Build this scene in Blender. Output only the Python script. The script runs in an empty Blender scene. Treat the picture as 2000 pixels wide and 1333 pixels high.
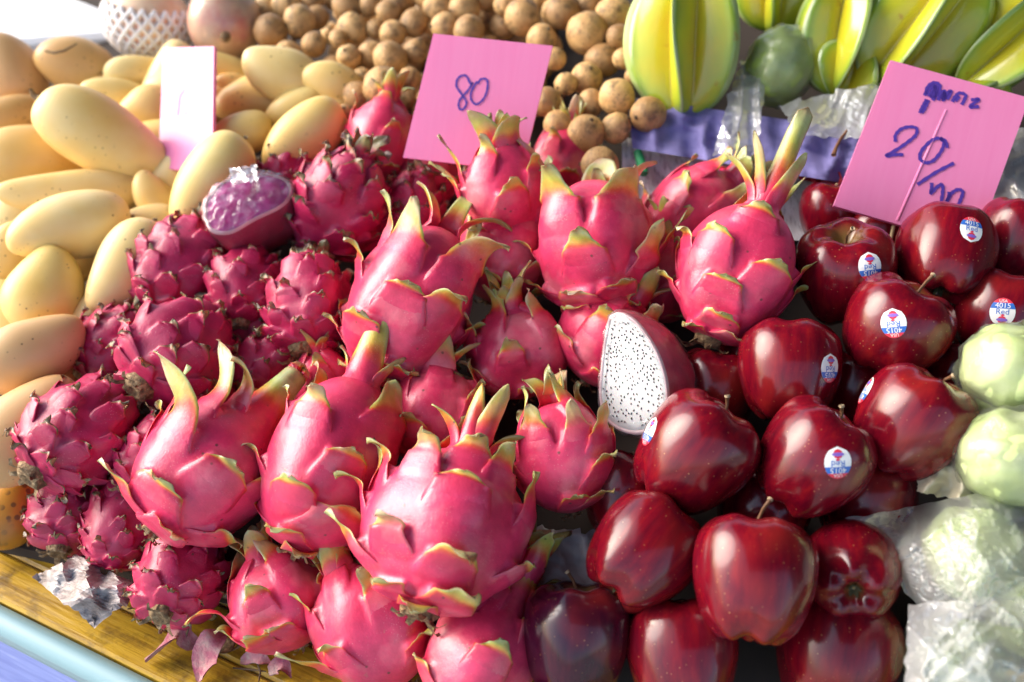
import bpy, math, random
import numpy as np
from mathutils import Vector, Matrix, noise as mnoise
from mathutils.bvhtree import BVHTree

sc = bpy.context.scene
COL = sc.collection
R_ = math.radians

# ------------------------------------------------------------------ camera
CAMH = 0.64; PITCH = R_(40); FPX = 1944.0
CAM = Vector((0, 0, CAMH))
VR = Vector((1, 0, 0))
VF = Vector((0, math.cos(PITCH), -math.sin(PITCH)))
VU = Vector((0, math.sin(PITCH), math.cos(PITCH)))
cd = bpy.data.cameras.new("camera"); cam = bpy.data.objects.new("camera", cd); COL.objects.link(cam)
cam.location = CAM; cam.rotation_euler = (R_(90) - PITCH, 0, 0)
cd.sensor_width = 36.0; cd.lens = 36.0 * FPX / 2000.0
cd.clip_start = 0.02; cd.clip_end = 2000
cd.dof.use_dof = True; cd.dof.focus_distance = 0.70; cd.dof.aperture_fstop = 4.0
sc.camera = cam

# ------------------------------------------------------------------ world, sun, exposure
SUN_TO = Vector((-0.84, 0.20, 0.50)).normalized()
w = bpy.data.worlds.new("World"); sc.world = w; w.use_nodes = True
wn = w.node_tree.nodes; bg = wn["Background"]
sky = wn.new("ShaderNodeTexSky"); sky.sky_type = 'NISHITA'; sky.sun_disc = False
sky.sun_elevation = math.asin(SUN_TO.z); sky.sun_rotation = math.atan2(SUN_TO.x, SUN_TO.y)
sky.air_density = 1.0; sky.dust_density = 3.0; sky.ozone_density = 1.0
w.node_tree.links.new(sky.outputs[0], bg.inputs[0]); bg.inputs[1].default_value = 0.135
sl = bpy.data.lights.new("sun", 'SUN'); so = bpy.data.objects.new("sun", sl); COL.objects.link(so)
sl.energy = 1.3; sl.angle = R_(46); sl.color = (1.0, 0.97, 0.93)
so.rotation_euler = SUN_TO.to_track_quat('Z', 'Y').to_euler()
sc.view_settings.view_transform = 'Standard'; sc.view_settings.look = 'None'
sc.view_settings.exposure = 1.47; sc.view_settings.gamma = 1.0
sc.cycles.use_denoising = True
sc.cycles.max_bounces = 8; sc.cycles.transparent_max_bounces = 16

# ------------------------------------------------------------------ picture -> place helpers
def uv(x, y): return (x - 1000.0) / FPX, (y - 666.5) / FPX
def ray(x, y):
    u, v = uv(x, y); return VF + VR * u - VU * v
def zpile(x, y):
    u, v = uv(x, y); return 1.0 / (1.31 + 0.95 * v + 0.2 * u)
def P(x, y, off=0.0): return CAM + ray(x, y) * (zpile(x, y) + off)
def ztab(x, y, h):
    return (h - CAMH) / ray(x, y).z
def T(x, y, h=0.0): return CAM + ray(x, y) * ztab(x, y, h)
def pile_h(X, Y): return CAMH + (0.2 * X + 0.392 * Y - 1.0) / 1.57
def view_frame(x, y):
    f = ray(x, y).normalized(); r = f.cross(VU).normalized(); u = r.cross(f).normalized()
    return r, u, f
def pose(x, y, z, ang, tilt, spin=0.0):
    """matrix whose Z is the object's axis (picture angle + lean towards the viewer), X the side seen"""
    r, u, f = view_frame(x, y); a, b = R_(ang), R_(tilt)
    ax = (r * math.cos(a) + u * math.sin(a)) * math.cos(b) - f * math.sin(b)
    xx = -f - ax * (-f).dot(ax); xx.normalize(); yy = ax.cross(xx)
    m = Matrix((xx, yy, ax)).transposed().to_4x4()
    m = m @ Matrix.Rotation(R_(spin), 4, 'Z')
    m.translation = CAM + ray(x, y) * z
    return m

# ------------------------------------------------------------------ object helpers
def tag(o, label=None, cat=None, group=None, kind=None):
    if label: o["label"] = label
    if cat: o["category"] = cat
    if group: o["group"] = group
    if kind: o["kind"] = kind
    return o
def thing(name, mat4, label, cat, group=None):
    o = bpy.data.objects.new(name, None); COL.objects.link(o); o.matrix_world = mat4
    o.empty_display_size = 0.02
    return tag(o, label, cat, group)
def mesh_of(name, V, F, mats, attrs=None, smooth=True):
    me = bpy.data.meshes.new(name)
    me.from_pydata(V.tolist() if isinstance(V, np.ndarray) else V, [], F)
    if attrs:
        for k, a in attrs.items():
            at = me.attributes.new(k, 'FLOAT', 'POINT'); at.data.foreach_set("value", np.asarray(a, dtype=np.float32))
    for m in (mats if isinstance(mats, (list, tuple)) else [mats]): me.materials.append(m)
    if smooth: me.polygons.foreach_set("use_smooth", [True] * len(me.polygons))
    me.update()
    return me
def link(name, me, parent=None, mat4=None):
    o = bpy.data.objects.new(name, me); COL.objects.link(o)
    if parent is not None: o.parent = parent
    if mat4 is not None: o.matrix_world = mat4
    return o
def grid_faces(n, m, wrap=False, base=0, flip=False):
    F = []
    for i in range(n - 1):
        for j in range(m if wrap else m - 1):
            a = base + i * m + j; b = base + i * m + (j + 1) % m
            c = b + m; d = a + m
            F.append((a, d, c, b) if flip else (a, b, c, d))
    return F
def fold_noise(p, s, seed=0):
    return mnoise.noise(Vector((p[0] * s + seed * 7.13, p[1] * s - seed * 3.7, p[2] * s + seed * 1.9)))
def sst(x, a, b):
    t = np.clip((x - a) / (b - a), 0, 1); return t * t * (3 - 2 * t)
def tube(pts, rad, ns=8, caps=True):
    pts = [Vector(p) for p in pts]; V = []; F = []
    up = Vector((0.13, 0.31, 0.94))
    for i, p in enumerate(pts):
        d = (pts[min(i + 1, len(pts) - 1)] - pts[max(i - 1, 0)]).normalized()
        a = d.cross(up)
        if a.length < 1e-4: a = d.cross(Vector((1, 0, 0)))
        a.normalize(); b = a.cross(d)
        r = rad[i] if isinstance(rad, (list, tuple)) else rad
        for k in range(ns):
            t = 2 * math.pi * k / ns; V.append(tuple(p + a * (r * math.cos(t)) + b * (r * math.sin(t))))
    F = grid_faces(len(pts), ns, True)
    if caps:
        F.append(tuple(range(ns))); F.append(tuple(reversed(range((len(pts) - 1) * ns, len(pts) * ns))))
    return V, F
def spline(pts, n):
    """Catmull-Rom through 2-D/3-D points"""
    p = np.array(pts, float); p = np.vstack([2 * p[0] - p[1], p, 2 * p[-1] - p[-2]])
    out = []; m = len(p) - 3
    for t in np.linspace(0, m - 1e-6, n):
        i = int(t); f = t - i; a, b, c, d = p[i:i + 4]
        out.append(0.5 * (2 * b + (c - a) * f + (2 * a - 5 * b + 4 * c - d) * f * f + (-a + 3 * b - 3 * c + d) * f ** 3))
    return np.array(out)

# ------------------------------------------------------------------ materials
def mk(name, base=(0.5, 0.5, 0.5), rough=0.5, **kw):
    m = bpy.data.materials.new(name); m.use_nodes = True; nt = m.node_tree; b = nt.nodes["Principled BSDF"]
    b.inputs["Base Color"].default_value = (*base, 1); b.inputs["Roughness"].default_value = rough
    for k, v in kw.items(): b.inputs[k.replace("_", " ")].default_value = v
    return m, nt, b
def nd(nt, typ, ins=None, **attr):
    n = nt.nodes.new("ShaderNode" + typ)
    for k, v in attr.items(): setattr(n, k, v)
    for k, v in (ins or {}).items():
        if hasattr(v, "is_output"): nt.links.new(v, n.inputs[k])
        else: n.inputs[k].default_value = v
    return n
def coords(nt, shift=True):
    tc = nd(nt, "TexCoord")
    if not shift: return tc.outputs["Object"]
    oi = nd(nt, "ObjectInfo")
    mu = nd(nt, "Math", {0: oi.outputs["Random"], 1: 13.0}, operation='MULTIPLY')
    return nd(nt, "VectorMath", {0: tc.outputs["Object"], 1: mu.outputs[0]}, operation='ADD').outputs[0]
def tnoise(nt, co, scale, detail=3.0, rough=0.55, dist=0.0):
    return nd(nt, "TexNoise", {"Vector": co, "Scale": scale, "Detail": detail, "Roughness": rough, "Distortion": dist}).outputs["Fac"]
def ramp(nt, fac, stops, interp='LINEAR'):
    r = nd(nt, "ValToRGB", {"Fac": fac}); r.color_ramp.interpolation = interp
    e = r.color_ramp.elements
    while len(e) < len(stops): e.new(0.5)
    for k, (p, c) in enumerate(stops):
        e[k].position = p; e[k].color = (*c, 1) if len(c) == 3 else c
    return r.outputs["Color"]
def mixc(nt, fac, a, b, mode='MIX'):
    n = nd(nt, "Mix", data_type='RGBA', blend_type=mode)
    for s, v in (("Factor", fac), ("A", a), ("B", b)):
        sock = [i for i in n.inputs if i.name == s and i.enabled and (s != "Factor" or i.type == 'VALUE')][0]
        if hasattr(v, "is_output"): nt.links.new(v, sock)
        else: sock.default_value = (*v, 1) if isinstance(v, tuple) else v
    return [o for o in n.outputs if o.enabled and o.type == 'RGBA'][0]
def bump(nt, b, h, strength, dist=0.002, prev=None):
    n = nd(nt, "Bump", {"Height": h, "Strength": strength, "Distance": dist})
    if prev is not None: nt.links.new(prev, n.inputs["Normal"])
    nt.links.new(n.outputs[0], b.inputs["Normal"]); return n.outputs[0]
def setc(nt, b, c): nt.links.new(c, b.inputs["Base Color"])

def dragon_mat(name, stops, dark, pale, palef, rough):
    m, nt, b = mk(name, rough=rough)
    co = coords(nt)
    s = nd(nt, "Attribute", attribute_name="s").outputs["Fac"]
    wob = nd(nt, "Math", {0: tnoise(nt, co, 55), 1: 0.22, 2: -0.11}, operation='MULTIPLY_ADD').outputs[0]
    s2 = nd(nt, "Math", {0: s, 1: wob}, operation='ADD').outputs[0]
    c = ramp(nt, s2, stops)
    v = ramp(nt, tnoise(nt, co, 28, 4), [(0.25, dark), (0.7, (1.12, 1.12, 1.12))])
    c = mixc(nt, 1.0, c, v, 'MULTIPLY')
    c = mixc(nt, 1.0, c, ramp(nt, tnoise(nt, co, 110, 5, 0.65), [(0.3, (0.84, 0.78, 0.80)), (0.7, (1.06, 1.1, 1.08))]), 'MULTIPLY')
    msk = ramp(nt, tnoise(nt, co, 24, 4), [(0.52, (0, 0, 0)), (0.78, (palef,) * 3)])
    c = mixc(nt, msk, c, pale)
    sp = ramp(nt, nd(nt, "TexVoronoi", {"Vector": co, "Scale": 520.0}).outputs["Distance"], [(0.10, (0.35,) * 3), (0.26, (0, 0, 0))])
    sp2 = mixc(nt, ramp(nt, tnoise(nt, co, 60), [(0.5, (0, 0, 0)), (0.62, (1, 1, 1))]), (0.0, 0.0, 0.0), sp)
    c = mixc(nt, sp2, c, (0.78, 0.42, 0.40))
    dk = ramp(nt, nd(nt, "TexVoronoi", {"Vector": co, "Scale": 62.0, "Randomness": 1.0}).outputs["Distance"], [(0.035, (0.85,) * 3), (0.085, (0, 0, 0))])
    c = mixc(nt, dk, c, (0.09, 0.05, 0.03))
    scf = ramp(nt, tnoise(nt, co, 85, 4, 0.6), [(0.69, (0, 0, 0)), (0.75, (0.55,) * 3)])
    c = mixc(nt, scf, c, (0.42, 0.20, 0.12))
    setc(nt, b, c)
    n1 = bump(nt, b, tnoise(nt, co, 700, 3), 0.22, 0.0008)
    n1 = bump(nt, b, tnoise(nt, co, 70, 3), 0.22, 0.003, n1)
    b.inputs["Subsurface Weight"].default_value = 0.12
    b.inputs["Subsurface Radius"].default_value = (1.0, 0.25, 0.2); b.inputs["Subsurface Scale"].default_value = 0.006
    b.inputs["Specular IOR Level"].default_value = 0.6
    return m
PINK = (0.72, 0.045, 0.135)
M_FRESH = dragon_mat("dragon_fruit_skin", [(0.0, PINK), (0.30, (0.72, 0.045, 0.105)), (0.42, (0.70, 0.11, 0.05)), (0.53, (0.66, 0.38, 0.07)),
                     (0.68, (0.44, 0.47, 0.09)), (0.86, (0.42, 0.49, 0.20)), (0.96, (0.36, 0.40, 0.16)), (1.0, (0.22, 0.19, 0.07))],
                     (0.78, 0.62, 0.66), (0.80, 0.33, 0.34), 0.62, 0.33)
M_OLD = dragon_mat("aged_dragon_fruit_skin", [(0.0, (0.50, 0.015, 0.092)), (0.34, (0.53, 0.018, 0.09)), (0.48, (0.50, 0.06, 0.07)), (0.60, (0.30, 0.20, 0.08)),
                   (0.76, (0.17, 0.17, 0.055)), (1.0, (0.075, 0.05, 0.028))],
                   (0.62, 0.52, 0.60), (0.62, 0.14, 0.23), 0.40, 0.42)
def stub_mat():
    m, nt, b = mk("dried_stem", rough=0.8); co = coords(nt)
    setc(nt, b, ramp(nt, tnoise(nt, co, 260, 4), [(0.3, (0.06, 0.035, 0.018)), (0.55, (0.24, 0.15, 0.07)), (0.75, (0.46, 0.36, 0.22))]))
    bump(nt, b, tnoise(nt, co, 500, 3), 0.6, 0.002); return m
M_STUB = stub_mat()

def apple_mat(name="red_apple_skin", tone=((0.085, 0.0015, 0.009), (0.150, 0.0025, 0.010), (0.235, 0.008, 0.010))):
    m, nt, b = mk(name, rough=0.2); co = coords(nt)
    tc = nd(nt, "TexCoord").outputs["Object"]
    st = nd(nt, "Mapping", {"Vector": co, "Scale": (1.0, 1.0, 0.16)}).outputs[0]
    streak = tnoise(nt, st, 170, 4, 0.6)
    c = ramp(nt, streak, [(0.30, tone[0]), (0.55, tone[1]), (0.80, tone[2])])
    warm = ramp(nt, tnoise(nt, co, 22, 2), [(0.52, (0, 0, 0)), (0.75, (0.5,) * 3)])
    c = mixc(nt, warm, c, (0.27, 0.020, 0.010))
    vo = nd(nt, "TexVoronoi", {"Vector": co, "Scale": 235.0}).outputs["Distance"]
    dots = ramp(nt, vo, [(0.06, (0.45,) * 3), (0.15, (0, 0, 0))])
    dm = ramp(nt, tnoise(nt, co, 45), [(0.38, (0, 0, 0)), (0.58, (1, 1, 1))])
    c = mixc(nt, mixc(nt, dm, (0.0, 0.0, 0.0), dots), c, (0.55, 0.24, 0.10))
    at = nd(nt, "Attribute", attribute_name="s").outputs["Fac"]
    c = mixc(nt, at, c, (0.25, 0.19, 0.05))
    setc(nt, b, c)
    bump(nt, b, tnoise(nt, co, 60, 2), 0.10, 0.002)
    rr = ramp(nt, tnoise(nt, co, 90, 3), [(0.3, (0.15,) * 3), (0.8, (0.27,) * 3)]); nt.links.new(rr, b.inputs["Roughness"])
    b.inputs["Coat Weight"].default_value = 0.2; b.inputs["Coat Roughness"].default_value = 0.12; b.inputs["Specular IOR Level"].default_value = 0.42
    return m
M_APPLE = apple_mat()
M_APPLE_DARK = apple_mat('purple_apple_skin', ((0.022, 0.002, 0.012), (0.040, 0.003, 0.016), (0.075, 0.006, 0.018)))
M_ASTEM = mk("apple_stem", (0.16, 0.07, 0.03), 0.6)[0]
M_ASTEM_TIP = mk("apple_stem_tip", (0.38, 0.28, 0.17), 0.8)[0]
M_CALYX = mk("apple_calyx", (0.07, 0.06, 0.025), 0.9)[0]

def mango_mat(name, base, mid, spots, ds=(0.09, 0.19)):
    m, nt, b = mk(name, rough=0.42); co = coords(nt)
    c = ramp(nt, tnoise(nt, co, 16, 3), [(0.3, mid), (0.7, base)])
    oi = nd(nt, "ObjectInfo").outputs["Random"]
    c = mixc(nt, 1.0, c, ramp(nt, oi, [(0.0, (0.94, 0.82, 0.66)), (0.3, (0.97, 0.98, 0.80)), (0.6, (1, 1, 1)), (1.0, (1.05, 1.06, 1.12))]), 'MULTIPLY')
    vo = nd(nt, "TexVoronoi", {"Vector": co, "Scale": 165.0}).outputs["Distance"]
    d = ramp(nt, vo, [(ds[0], (0.9,) * 3), (ds[1], (0, 0, 0))])
    k = ramp(nt, tnoise(nt, co, 26, 2), [(0.56 - spots, (0, 0, 0)), (0.66 - spots, (1, 1, 1))])
    c = mixc(nt, mixc(nt, k, (0.0, 0.0, 0.0), d), c, (0.16, 0.085, 0.03))
    bl = ramp(nt, tnoise(nt, co, 75, 4, 0.7), [(0.66, (0, 0, 0)), (0.74, (0.4,) * 3)])
    c = mixc(nt, bl, c, (0.34, 0.19, 0.07))
    setc(nt, b, c)
    bump(nt, b, tnoise(nt, co, 420, 2), 0.05, 0.001)
    b.inputs["Subsurface Weight"].default_value = 0.10; b.inputs["Subsurface Radius"].default_value = (1, 0.6, 0.2)
    b.inputs["Subsurface Scale"].default_value = 0.006
    return m
M_MANGO = mango_mat("ripe_mango_skin", (0.84, 0.67, 0.33), (0.80, 0.54, 0.17), 0.06)
M_MANGO_TAN = mango_mat("tan_mango_skin", (0.70, 0.44, 0.19), (0.60, 0.33, 0.12), 0.05)
M_MANGO_SPOT = mango_mat("speckled_mango_skin", (0.60, 0.30, 0.05), (0.50, 0.22, 0.03), 0.12, (0.30, 0.42))

def longkong_mat():
    m, nt, b = mk("longkong_skin", rough=0.55); co = coords(nt)
    c = ramp(nt, tnoise(nt, co, 1.3, 4), [(0.28, (0.48, 0.27, 0.10)), (0.62, (0.70, 0.45, 0.19))])
    oi = nd(nt, "ObjectInfo").outputs["Random"]
    c = mixc(nt, 1.0, c, ramp(nt, oi, [(0.0, (0.60, 0.54, 0.50)), (0.5, (0.88, 0.84, 0.80)), (1.0, (1.12, 1.12, 1.1))]), 'MULTIPLY')
    d = ramp(nt, nd(nt, "TexVoronoi", {"Vector": co, "Scale": 4.6}).outputs["Distance"], [(0.10, (0.85,) * 3), (0.22, (0, 0, 0))])
    c = mixc(nt, d, c, (0.17, 0.085, 0.03))
    p = ramp(nt, tnoise(nt, co, 1.7, 4, 0.65), [(0.50, (0, 0, 0)), (0.66, (0.78,) * 3)])
    c = mixc(nt, p, c, (0.13, 0.075, 0.035))
    setc(nt, b, c); bump(nt, b, tnoise(nt, co, 7, 3), 0.18, 0.08); return m
M_LONG = longkong_mat()
M_TWIG = mk("twig_brown", (0.11, 0.07, 0.035), 0.85)[0]

def star_mat():
    m, nt, b = mk("star_fruit_skin", rough=0.22); co = coords(nt)
    s = nd(nt, "Attribute", attribute_name="s").outputs["Fac"]
    wob = nd(nt, "Math", {0: tnoise(nt, co, 30), 1: 0.5, 2: -0.25}, operation='MULTIPLY_ADD').outputs[0]
    s2 = nd(nt, "Math", {0: s, 1: wob}, operation='ADD').outputs[0]
    c = ramp(nt, s2, [(0.0, (0.56, 0.36, 0.014)), (0.32, (0.52, 0.47, 0.022)), (0.58, (0.38, 0.46, 0.035)), (0.82, (0.22, 0.35, 0.035)), (1.0, (0.36, 0.46, 0.17))])
    bl = ramp(nt, tnoise(nt, co, 70, 4), [(0.66, (0, 0, 0)), (0.75, (0.6,) * 3)])
    c = mixc(nt, bl, c, (0.36, 0.17, 0.02))
    setc(nt, b, c); bump(nt, b, tnoise(nt, co, 60, 2), 0.12, 0.003)
    b.inputs["Coat Weight"].default_value = 0.35; b.inputs["Coat Roughness"].default_value = 0.12
    b.inputs["Subsurface Weight"].default_value = 0.12; b.inputs["Subsurface Radius"].default_value = (0.8, 0.8, 0.2); b.inputs["Subsurface Scale"].default_value = 0.008
    return m
M_STAR = star_mat()
def guava_mat(name, a, bcol):
    m, nt, b = mk(name, rough=0.32); co = coords(nt)
    c = ramp(nt, tnoise(nt, co, 30, 4), [(0.3, a), (0.7, bcol)])
    d = ramp(nt, tnoise(nt, co, 130, 3), [(0.68, (0, 0, 0)), (0.76, (0.55,) * 3)])
    c = mixc(nt, d, c, (0.20, 0.17, 0.06)); setc(nt, b, c)
    bump(nt, b, tnoise(nt, co, 90, 3), 0.25, 0.003); return m
M_GUAVA = guava_mat("guava_skin", (0.40, 0.52, 0.17), (0.60, 0.68, 0.34))
M_GREEN = guava_mat("green_fruit_skin", (0.20, 0.30, 0.05), (0.34, 0.43, 0.11))

def film_mat(name, tint, alpha, rough=0.12, wr=90, gloss=0.35):
    m, nt, b = mk(name, tint, rough); co = coords(nt)
    n = tnoise(nt, co, wr, 3, 0.6, 0.6)
    nt.nodes.remove(b)
    bm_ = nd(nt, "Bump", {"Height": n, "Strength": 0.35 if alpha < 0.5 else 0.14, "Distance": 0.004})
    gl = nd(nt, "BsdfGlossy", {"Color": (1, 1, 1, 1), "Roughness": rough, "Normal": bm_.outputs[0]})
    df = nd(nt, "BsdfDiffuse", {"Color": (*tint, 1), "Normal": bm_.outputs[0]})
    tl = nd(nt, "BsdfTranslucent", {"Color": (*tint, 1)})
    tr = nd(nt, "BsdfTransparent", {"Color": (0.97, 0.97, 0.97, 1)})
    a1 = nd(nt, "MixShader", {0: 0.45, 1: df.outputs[0], 2: tl.outputs[0]})
    al = ramp(nt, tnoise(nt, co, wr * 0.5, 3, 0.6, 0.8), [(0.32, (alpha * 0.38,) * 3), (0.66, (min(0.95, alpha * 1.25),) * 3)])
    a2 = nd(nt, "MixShader", {0: al, 1: tr.outputs[0], 2: a1.outputs[0]})
    fr = nd(nt, "Fresnel", {"IOR": 1.5, "Normal": bm_.outputs[0]})
    frh = nd(nt, "Math", {0: fr.outputs[0], 1: gloss}, operation='MULTIPLY')
    a3 = nd(nt, "MixShader", {0: frh.outputs[0], 1: a2.outputs[0], 2: gl.outputs[0]})
    nt.links.new(a3.outputs[0], nt.nodes["Material Output"].inputs[0])
    return m
M_BAG = film_mat("white_plastic_film", (0.80, 0.82, 0.84), 0.58, 0.30, 16)
M_CLING = film_mat("clear_cling_film", (0.85, 0.85, 0.87), 0.11, 0.10, 90, 0.6)
M_GLINT = film_mat("glinting_cling_film", (0.85, 0.85, 0.87), 0.07, 0.12, 120, 0.9)
M_NET = mk("foam_net", (0.84, 0.82, 0.82), 0.7)[0]

def sign_mat():
    m, nt, b = mk("pink_corrugated_plastic", rough=0.34)
    tc = nd(nt, "TexCoord").outputs["Object"]
    n = tnoise(nt, nd(nt, "Mapping", {"Vector": tc, "Scale": (1.0, 0.06, 1.0)}).outputs[0], 260, 2)
    c = ramp(nt, n, [(0.3, (0.89, 0.27, 0.53)), (0.7, (0.91, 0.30, 0.56))])
    sc_ = ramp(nt, tnoise(nt, tc, 190, 4, 0.7), [(0.70, (0, 0, 0)), (0.78, (0.35,) * 3)])
    c = mixc(nt, sc_, c, (0.55, 0.10, 0.22)); setc(nt, b, c)
    wv = nd(nt, "TexWave", {"Vector": tc, "Scale": 105.0, "Distortion": 0.3, "Detail": 0.0}, wave_type='BANDS', bands_direction='X').outputs["Fac"]
    bump(nt, b, wv, 0.02, 0.0004)
    b.inputs["Transmission Weight"].default_value = 0.0
    tl = nd(nt, "BsdfTranslucent", {"Color": (0.92, 0.20, 0.45, 1)})
    mx = nd(nt, "MixShader", {0: 0.22, 1: b.outputs[0], 2: tl.outputs[0]})
    nt.links.new(mx.outputs[0], nt.nodes["Material Output"].inputs[0])
    return m
M_SIGN = sign_mat()
M_INK = mk("violet_marker_ink", (0.075, 0.035, 0.30), 0.5)[0]
M_INK_FAINT = mk("faint_marker_ink", (0.52, 0.22, 0.42), 0.5)[0]  # paler tint for the faint strokes on the narrow card
M_STICK = mk("bamboo_stick", (0.36, 0.26, 0.14), 0.7)[0]

def plank_mat():
    m, nt, b = mk("yellow_painted_wood", rough=0.34); co = coords(nt)
    st = nd(nt, "Mapping", {"Vector": co, "Scale": (0.07, 1.0, 1.0)}).outputs[0]
    c = ramp(nt, tnoise(nt, st, 190, 5, 0.65), [(0.25, (0.20, 0.10, 0.012)), (0.5, (0.46, 0.27, 0.018)), (0.8, (0.60, 0.38, 0.03))])
    d = ramp(nt, tnoise(nt, co, 26, 5, 0.7), [(0.50, (0, 0, 0)), (0.66, (0.85,) * 3)])
    c = mixc(nt, d, c, (0.085, 0.045, 0.015)); setc(nt, b, c)
    bump(nt, b, tnoise(nt, st, 300, 4), 0.35, 0.002); return m
M_PLANK = plank_mat()
M_CYAN = mk("pale_blue_plastic_edging", (0.26, 0.42, 0.46), 0.35)[0]
def panel_mat():
    m, nt, b = mk("blue_woodgrain_panel", rough=0.4); co = coords(nt, False)
    st = nd(nt, "Mapping", {"Vector": co, "Rotation": (0, R_(-35), 0), "Scale": (0.12, 1.0, 1.0)}).outputs[0]
    c = ramp(nt, tnoise(nt, st, 130, 5, 0.6, 0.4), [(0.35, (0.17, 0.22, 0.60)), (0.6, (0.27, 0.34, 0.74)), (0.78, (0.50, 0.56, 0.86))])
    setc(nt, b, c); return m
M_PANEL = panel_mat()
M_BOARD = mk("dark_cardboard", (0.035, 0.024, 0.018), 0.9)[0]
def paper_mat():
    m, nt, b = mk("crumpled_silvery_paper", rough=0.42); co = coords(nt)
    c = ramp(nt, tnoise(nt, co, 55, 4), [(0.3, (0.14, 0.11, 0.10)), (0.5, (0.34, 0.29, 0.28)), (0.72, (0.52, 0.50, 0.50))])
    setc(nt, b, c); b.inputs["Metallic"].default_value = 0.12
    bump(nt, b, tnoise(nt, co, 240, 3), 0.4, 0.003); return m
M_PAPER = paper_mat()
def petal_mat():
    m, nt, b = mk("dried_scale", rough=0.7); co = coords(nt)
    c = ramp(nt, tnoise(nt, co, 110, 4), [(0.3, (0.36, 0.05, 0.12)), (0.52, (0.48, 0.20, 0.22)), (0.75, (0.46, 0.36, 0.30))])
    setc(nt, b, c); bump(nt, b, tnoise(nt, co, 400, 3), 0.5, 0.002); return m
M_PETAL = petal_mat()
def cloth_mat():
    m, nt, b = mk("violet_cloth", rough=0.85); co = coords(nt)
    setc(nt, b, ramp(nt, tnoise(nt, co, 40, 3), [(0.3, (0.13, 0.115, 0.29)), (0.7, (0.21, 0.19, 0.43))]))
    bump(nt, b, tnoise(nt, co, 900, 2), 0.3, 0.001); return m
M_CLOTH = cloth_mat()
def sack_mat():
    m, nt, b = mk("white_woven_sack", rough=0.6); co = coords(nt)
    st = nd(nt, "Mapping", {"Vector": co, "Rotation": (0, 0, R_(20)), "Scale": (1.0, 0.12, 0.4)}).outputs[0]
    setc(nt, b, ramp(nt, tnoise(nt, st, 320, 3, 0.6, 0.5), [(0.34, (0.28, 0.26, 0.30)), (0.48, (0.68, 0.67, 0.70)), (0.7, (0.74, 0.74, 0.77))]))
    bump(nt, b, tnoise(nt, st, 320, 3), 0.4, 0.002); return m
M_SACK = sack_mat()
M_SACKGREEN = mk("green_print", (0.02, 0.28, 0.10), 0.6)[0]
M_WHITE = mk("white_foam", (0.84, 0.84, 0.85), 0.6)[0]
M_GREY = mk("grey_card", (0.45, 0.42, 0.42), 0.7)[0]
M_FLESHW = mk("white_flesh", (0.47, 0.48, 0.48), 0.28, Subsurface_Weight=0.25, Subsurface_Scale=0.006)[0]
M_RIM = mk("pale_pink_rim", (0.80, 0.55, 0.56), 0.3)[0]
M_SEED = mk("black_seed", (0.012, 0.010, 0.010), 0.35)[0]
def flesh_purple():
    m, nt, b = mk("magenta_flesh", rough=0.22); co = coords(nt)
    setc(nt, b, ramp(nt, tnoise(nt, co, 70, 4), [(0.3, (0.36, 0.012, 0.15)), (0.55, (0.50, 0.06, 0.27)), (0.75, (0.62, 0.32, 0.50))]))
    bump(nt, b, tnoise(nt, co, 160, 3), 0.4, 0.003); return m
M_FLESHP = flesh_purple()
M_ST_WHITE = mk("sticker_white", (0.82, 0.82, 0.80), 0.35)[0]
M_ST_BLUE = mk("sticker_blue", (0.03, 0.14, 0.52), 0.35)[0]
M_ST_RED = mk("sticker_red", (0.68, 0.03, 0.06), 0.35)[0]
M_ST_VIOLET = mk("sticker_violet", (0.22, 0.12, 0.50), 0.35)[0]
M_ORANGE = mk("orange_print", (0.60, 0.16, 0.03), 0.5)[0]
M_TEAL = mk("teal_print", (0.03, 0.24, 0.40), 0.5)[0]
def pome_mat():
    m, nt, b = mk("pink_yellow_rind", rough=0.35); co = coords(nt)
    setc(nt, b, ramp(nt, tnoise(nt, co, 24, 3), [(0.30, (0.70, 0.22, 0.18)), (0.48, (0.80, 0.50, 0.32)), (0.7, (0.82, 0.64, 0.44))]))
    return m
M_POME = pome_mat()
def ground_mat():
    m, nt, b = mk("pale_concrete", rough=0.85); co = coords(nt, False)
    setc(nt, b, ramp(nt, tnoise(nt, co, 3, 6), [(0.3, (0.32, 0.31, 0.29)), (0.7, (0.46, 0.45, 0.43))])); return m
M_GROUND = ground_mat()
M_BLOCKER = mk("dark_blocker_sheet", (0.05, 0.055, 0.07), 0.9)[0]  # for the unseen sheets added to block sky light
M_WRAP = mk("printed_wrapper", (0.55, 0.50, 0.36), 0.4)[0]
M_REDWRAP = mk("red_wrapper", (0.42, 0.03, 0.04), 0.4)[0]

# ------------------------------------------------------------------ the place: ground, stall, added light-blocking cover
gv = [(-400, -400, -0.82), (400, -400, -0.82), (400, 400, -0.82), (-400, 400, -0.82)]
tag(link("ground", mesh_of("ground", gv, [(0, 1, 2, 3)], M_GROUND, smooth=False)), kind="structure")

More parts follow.
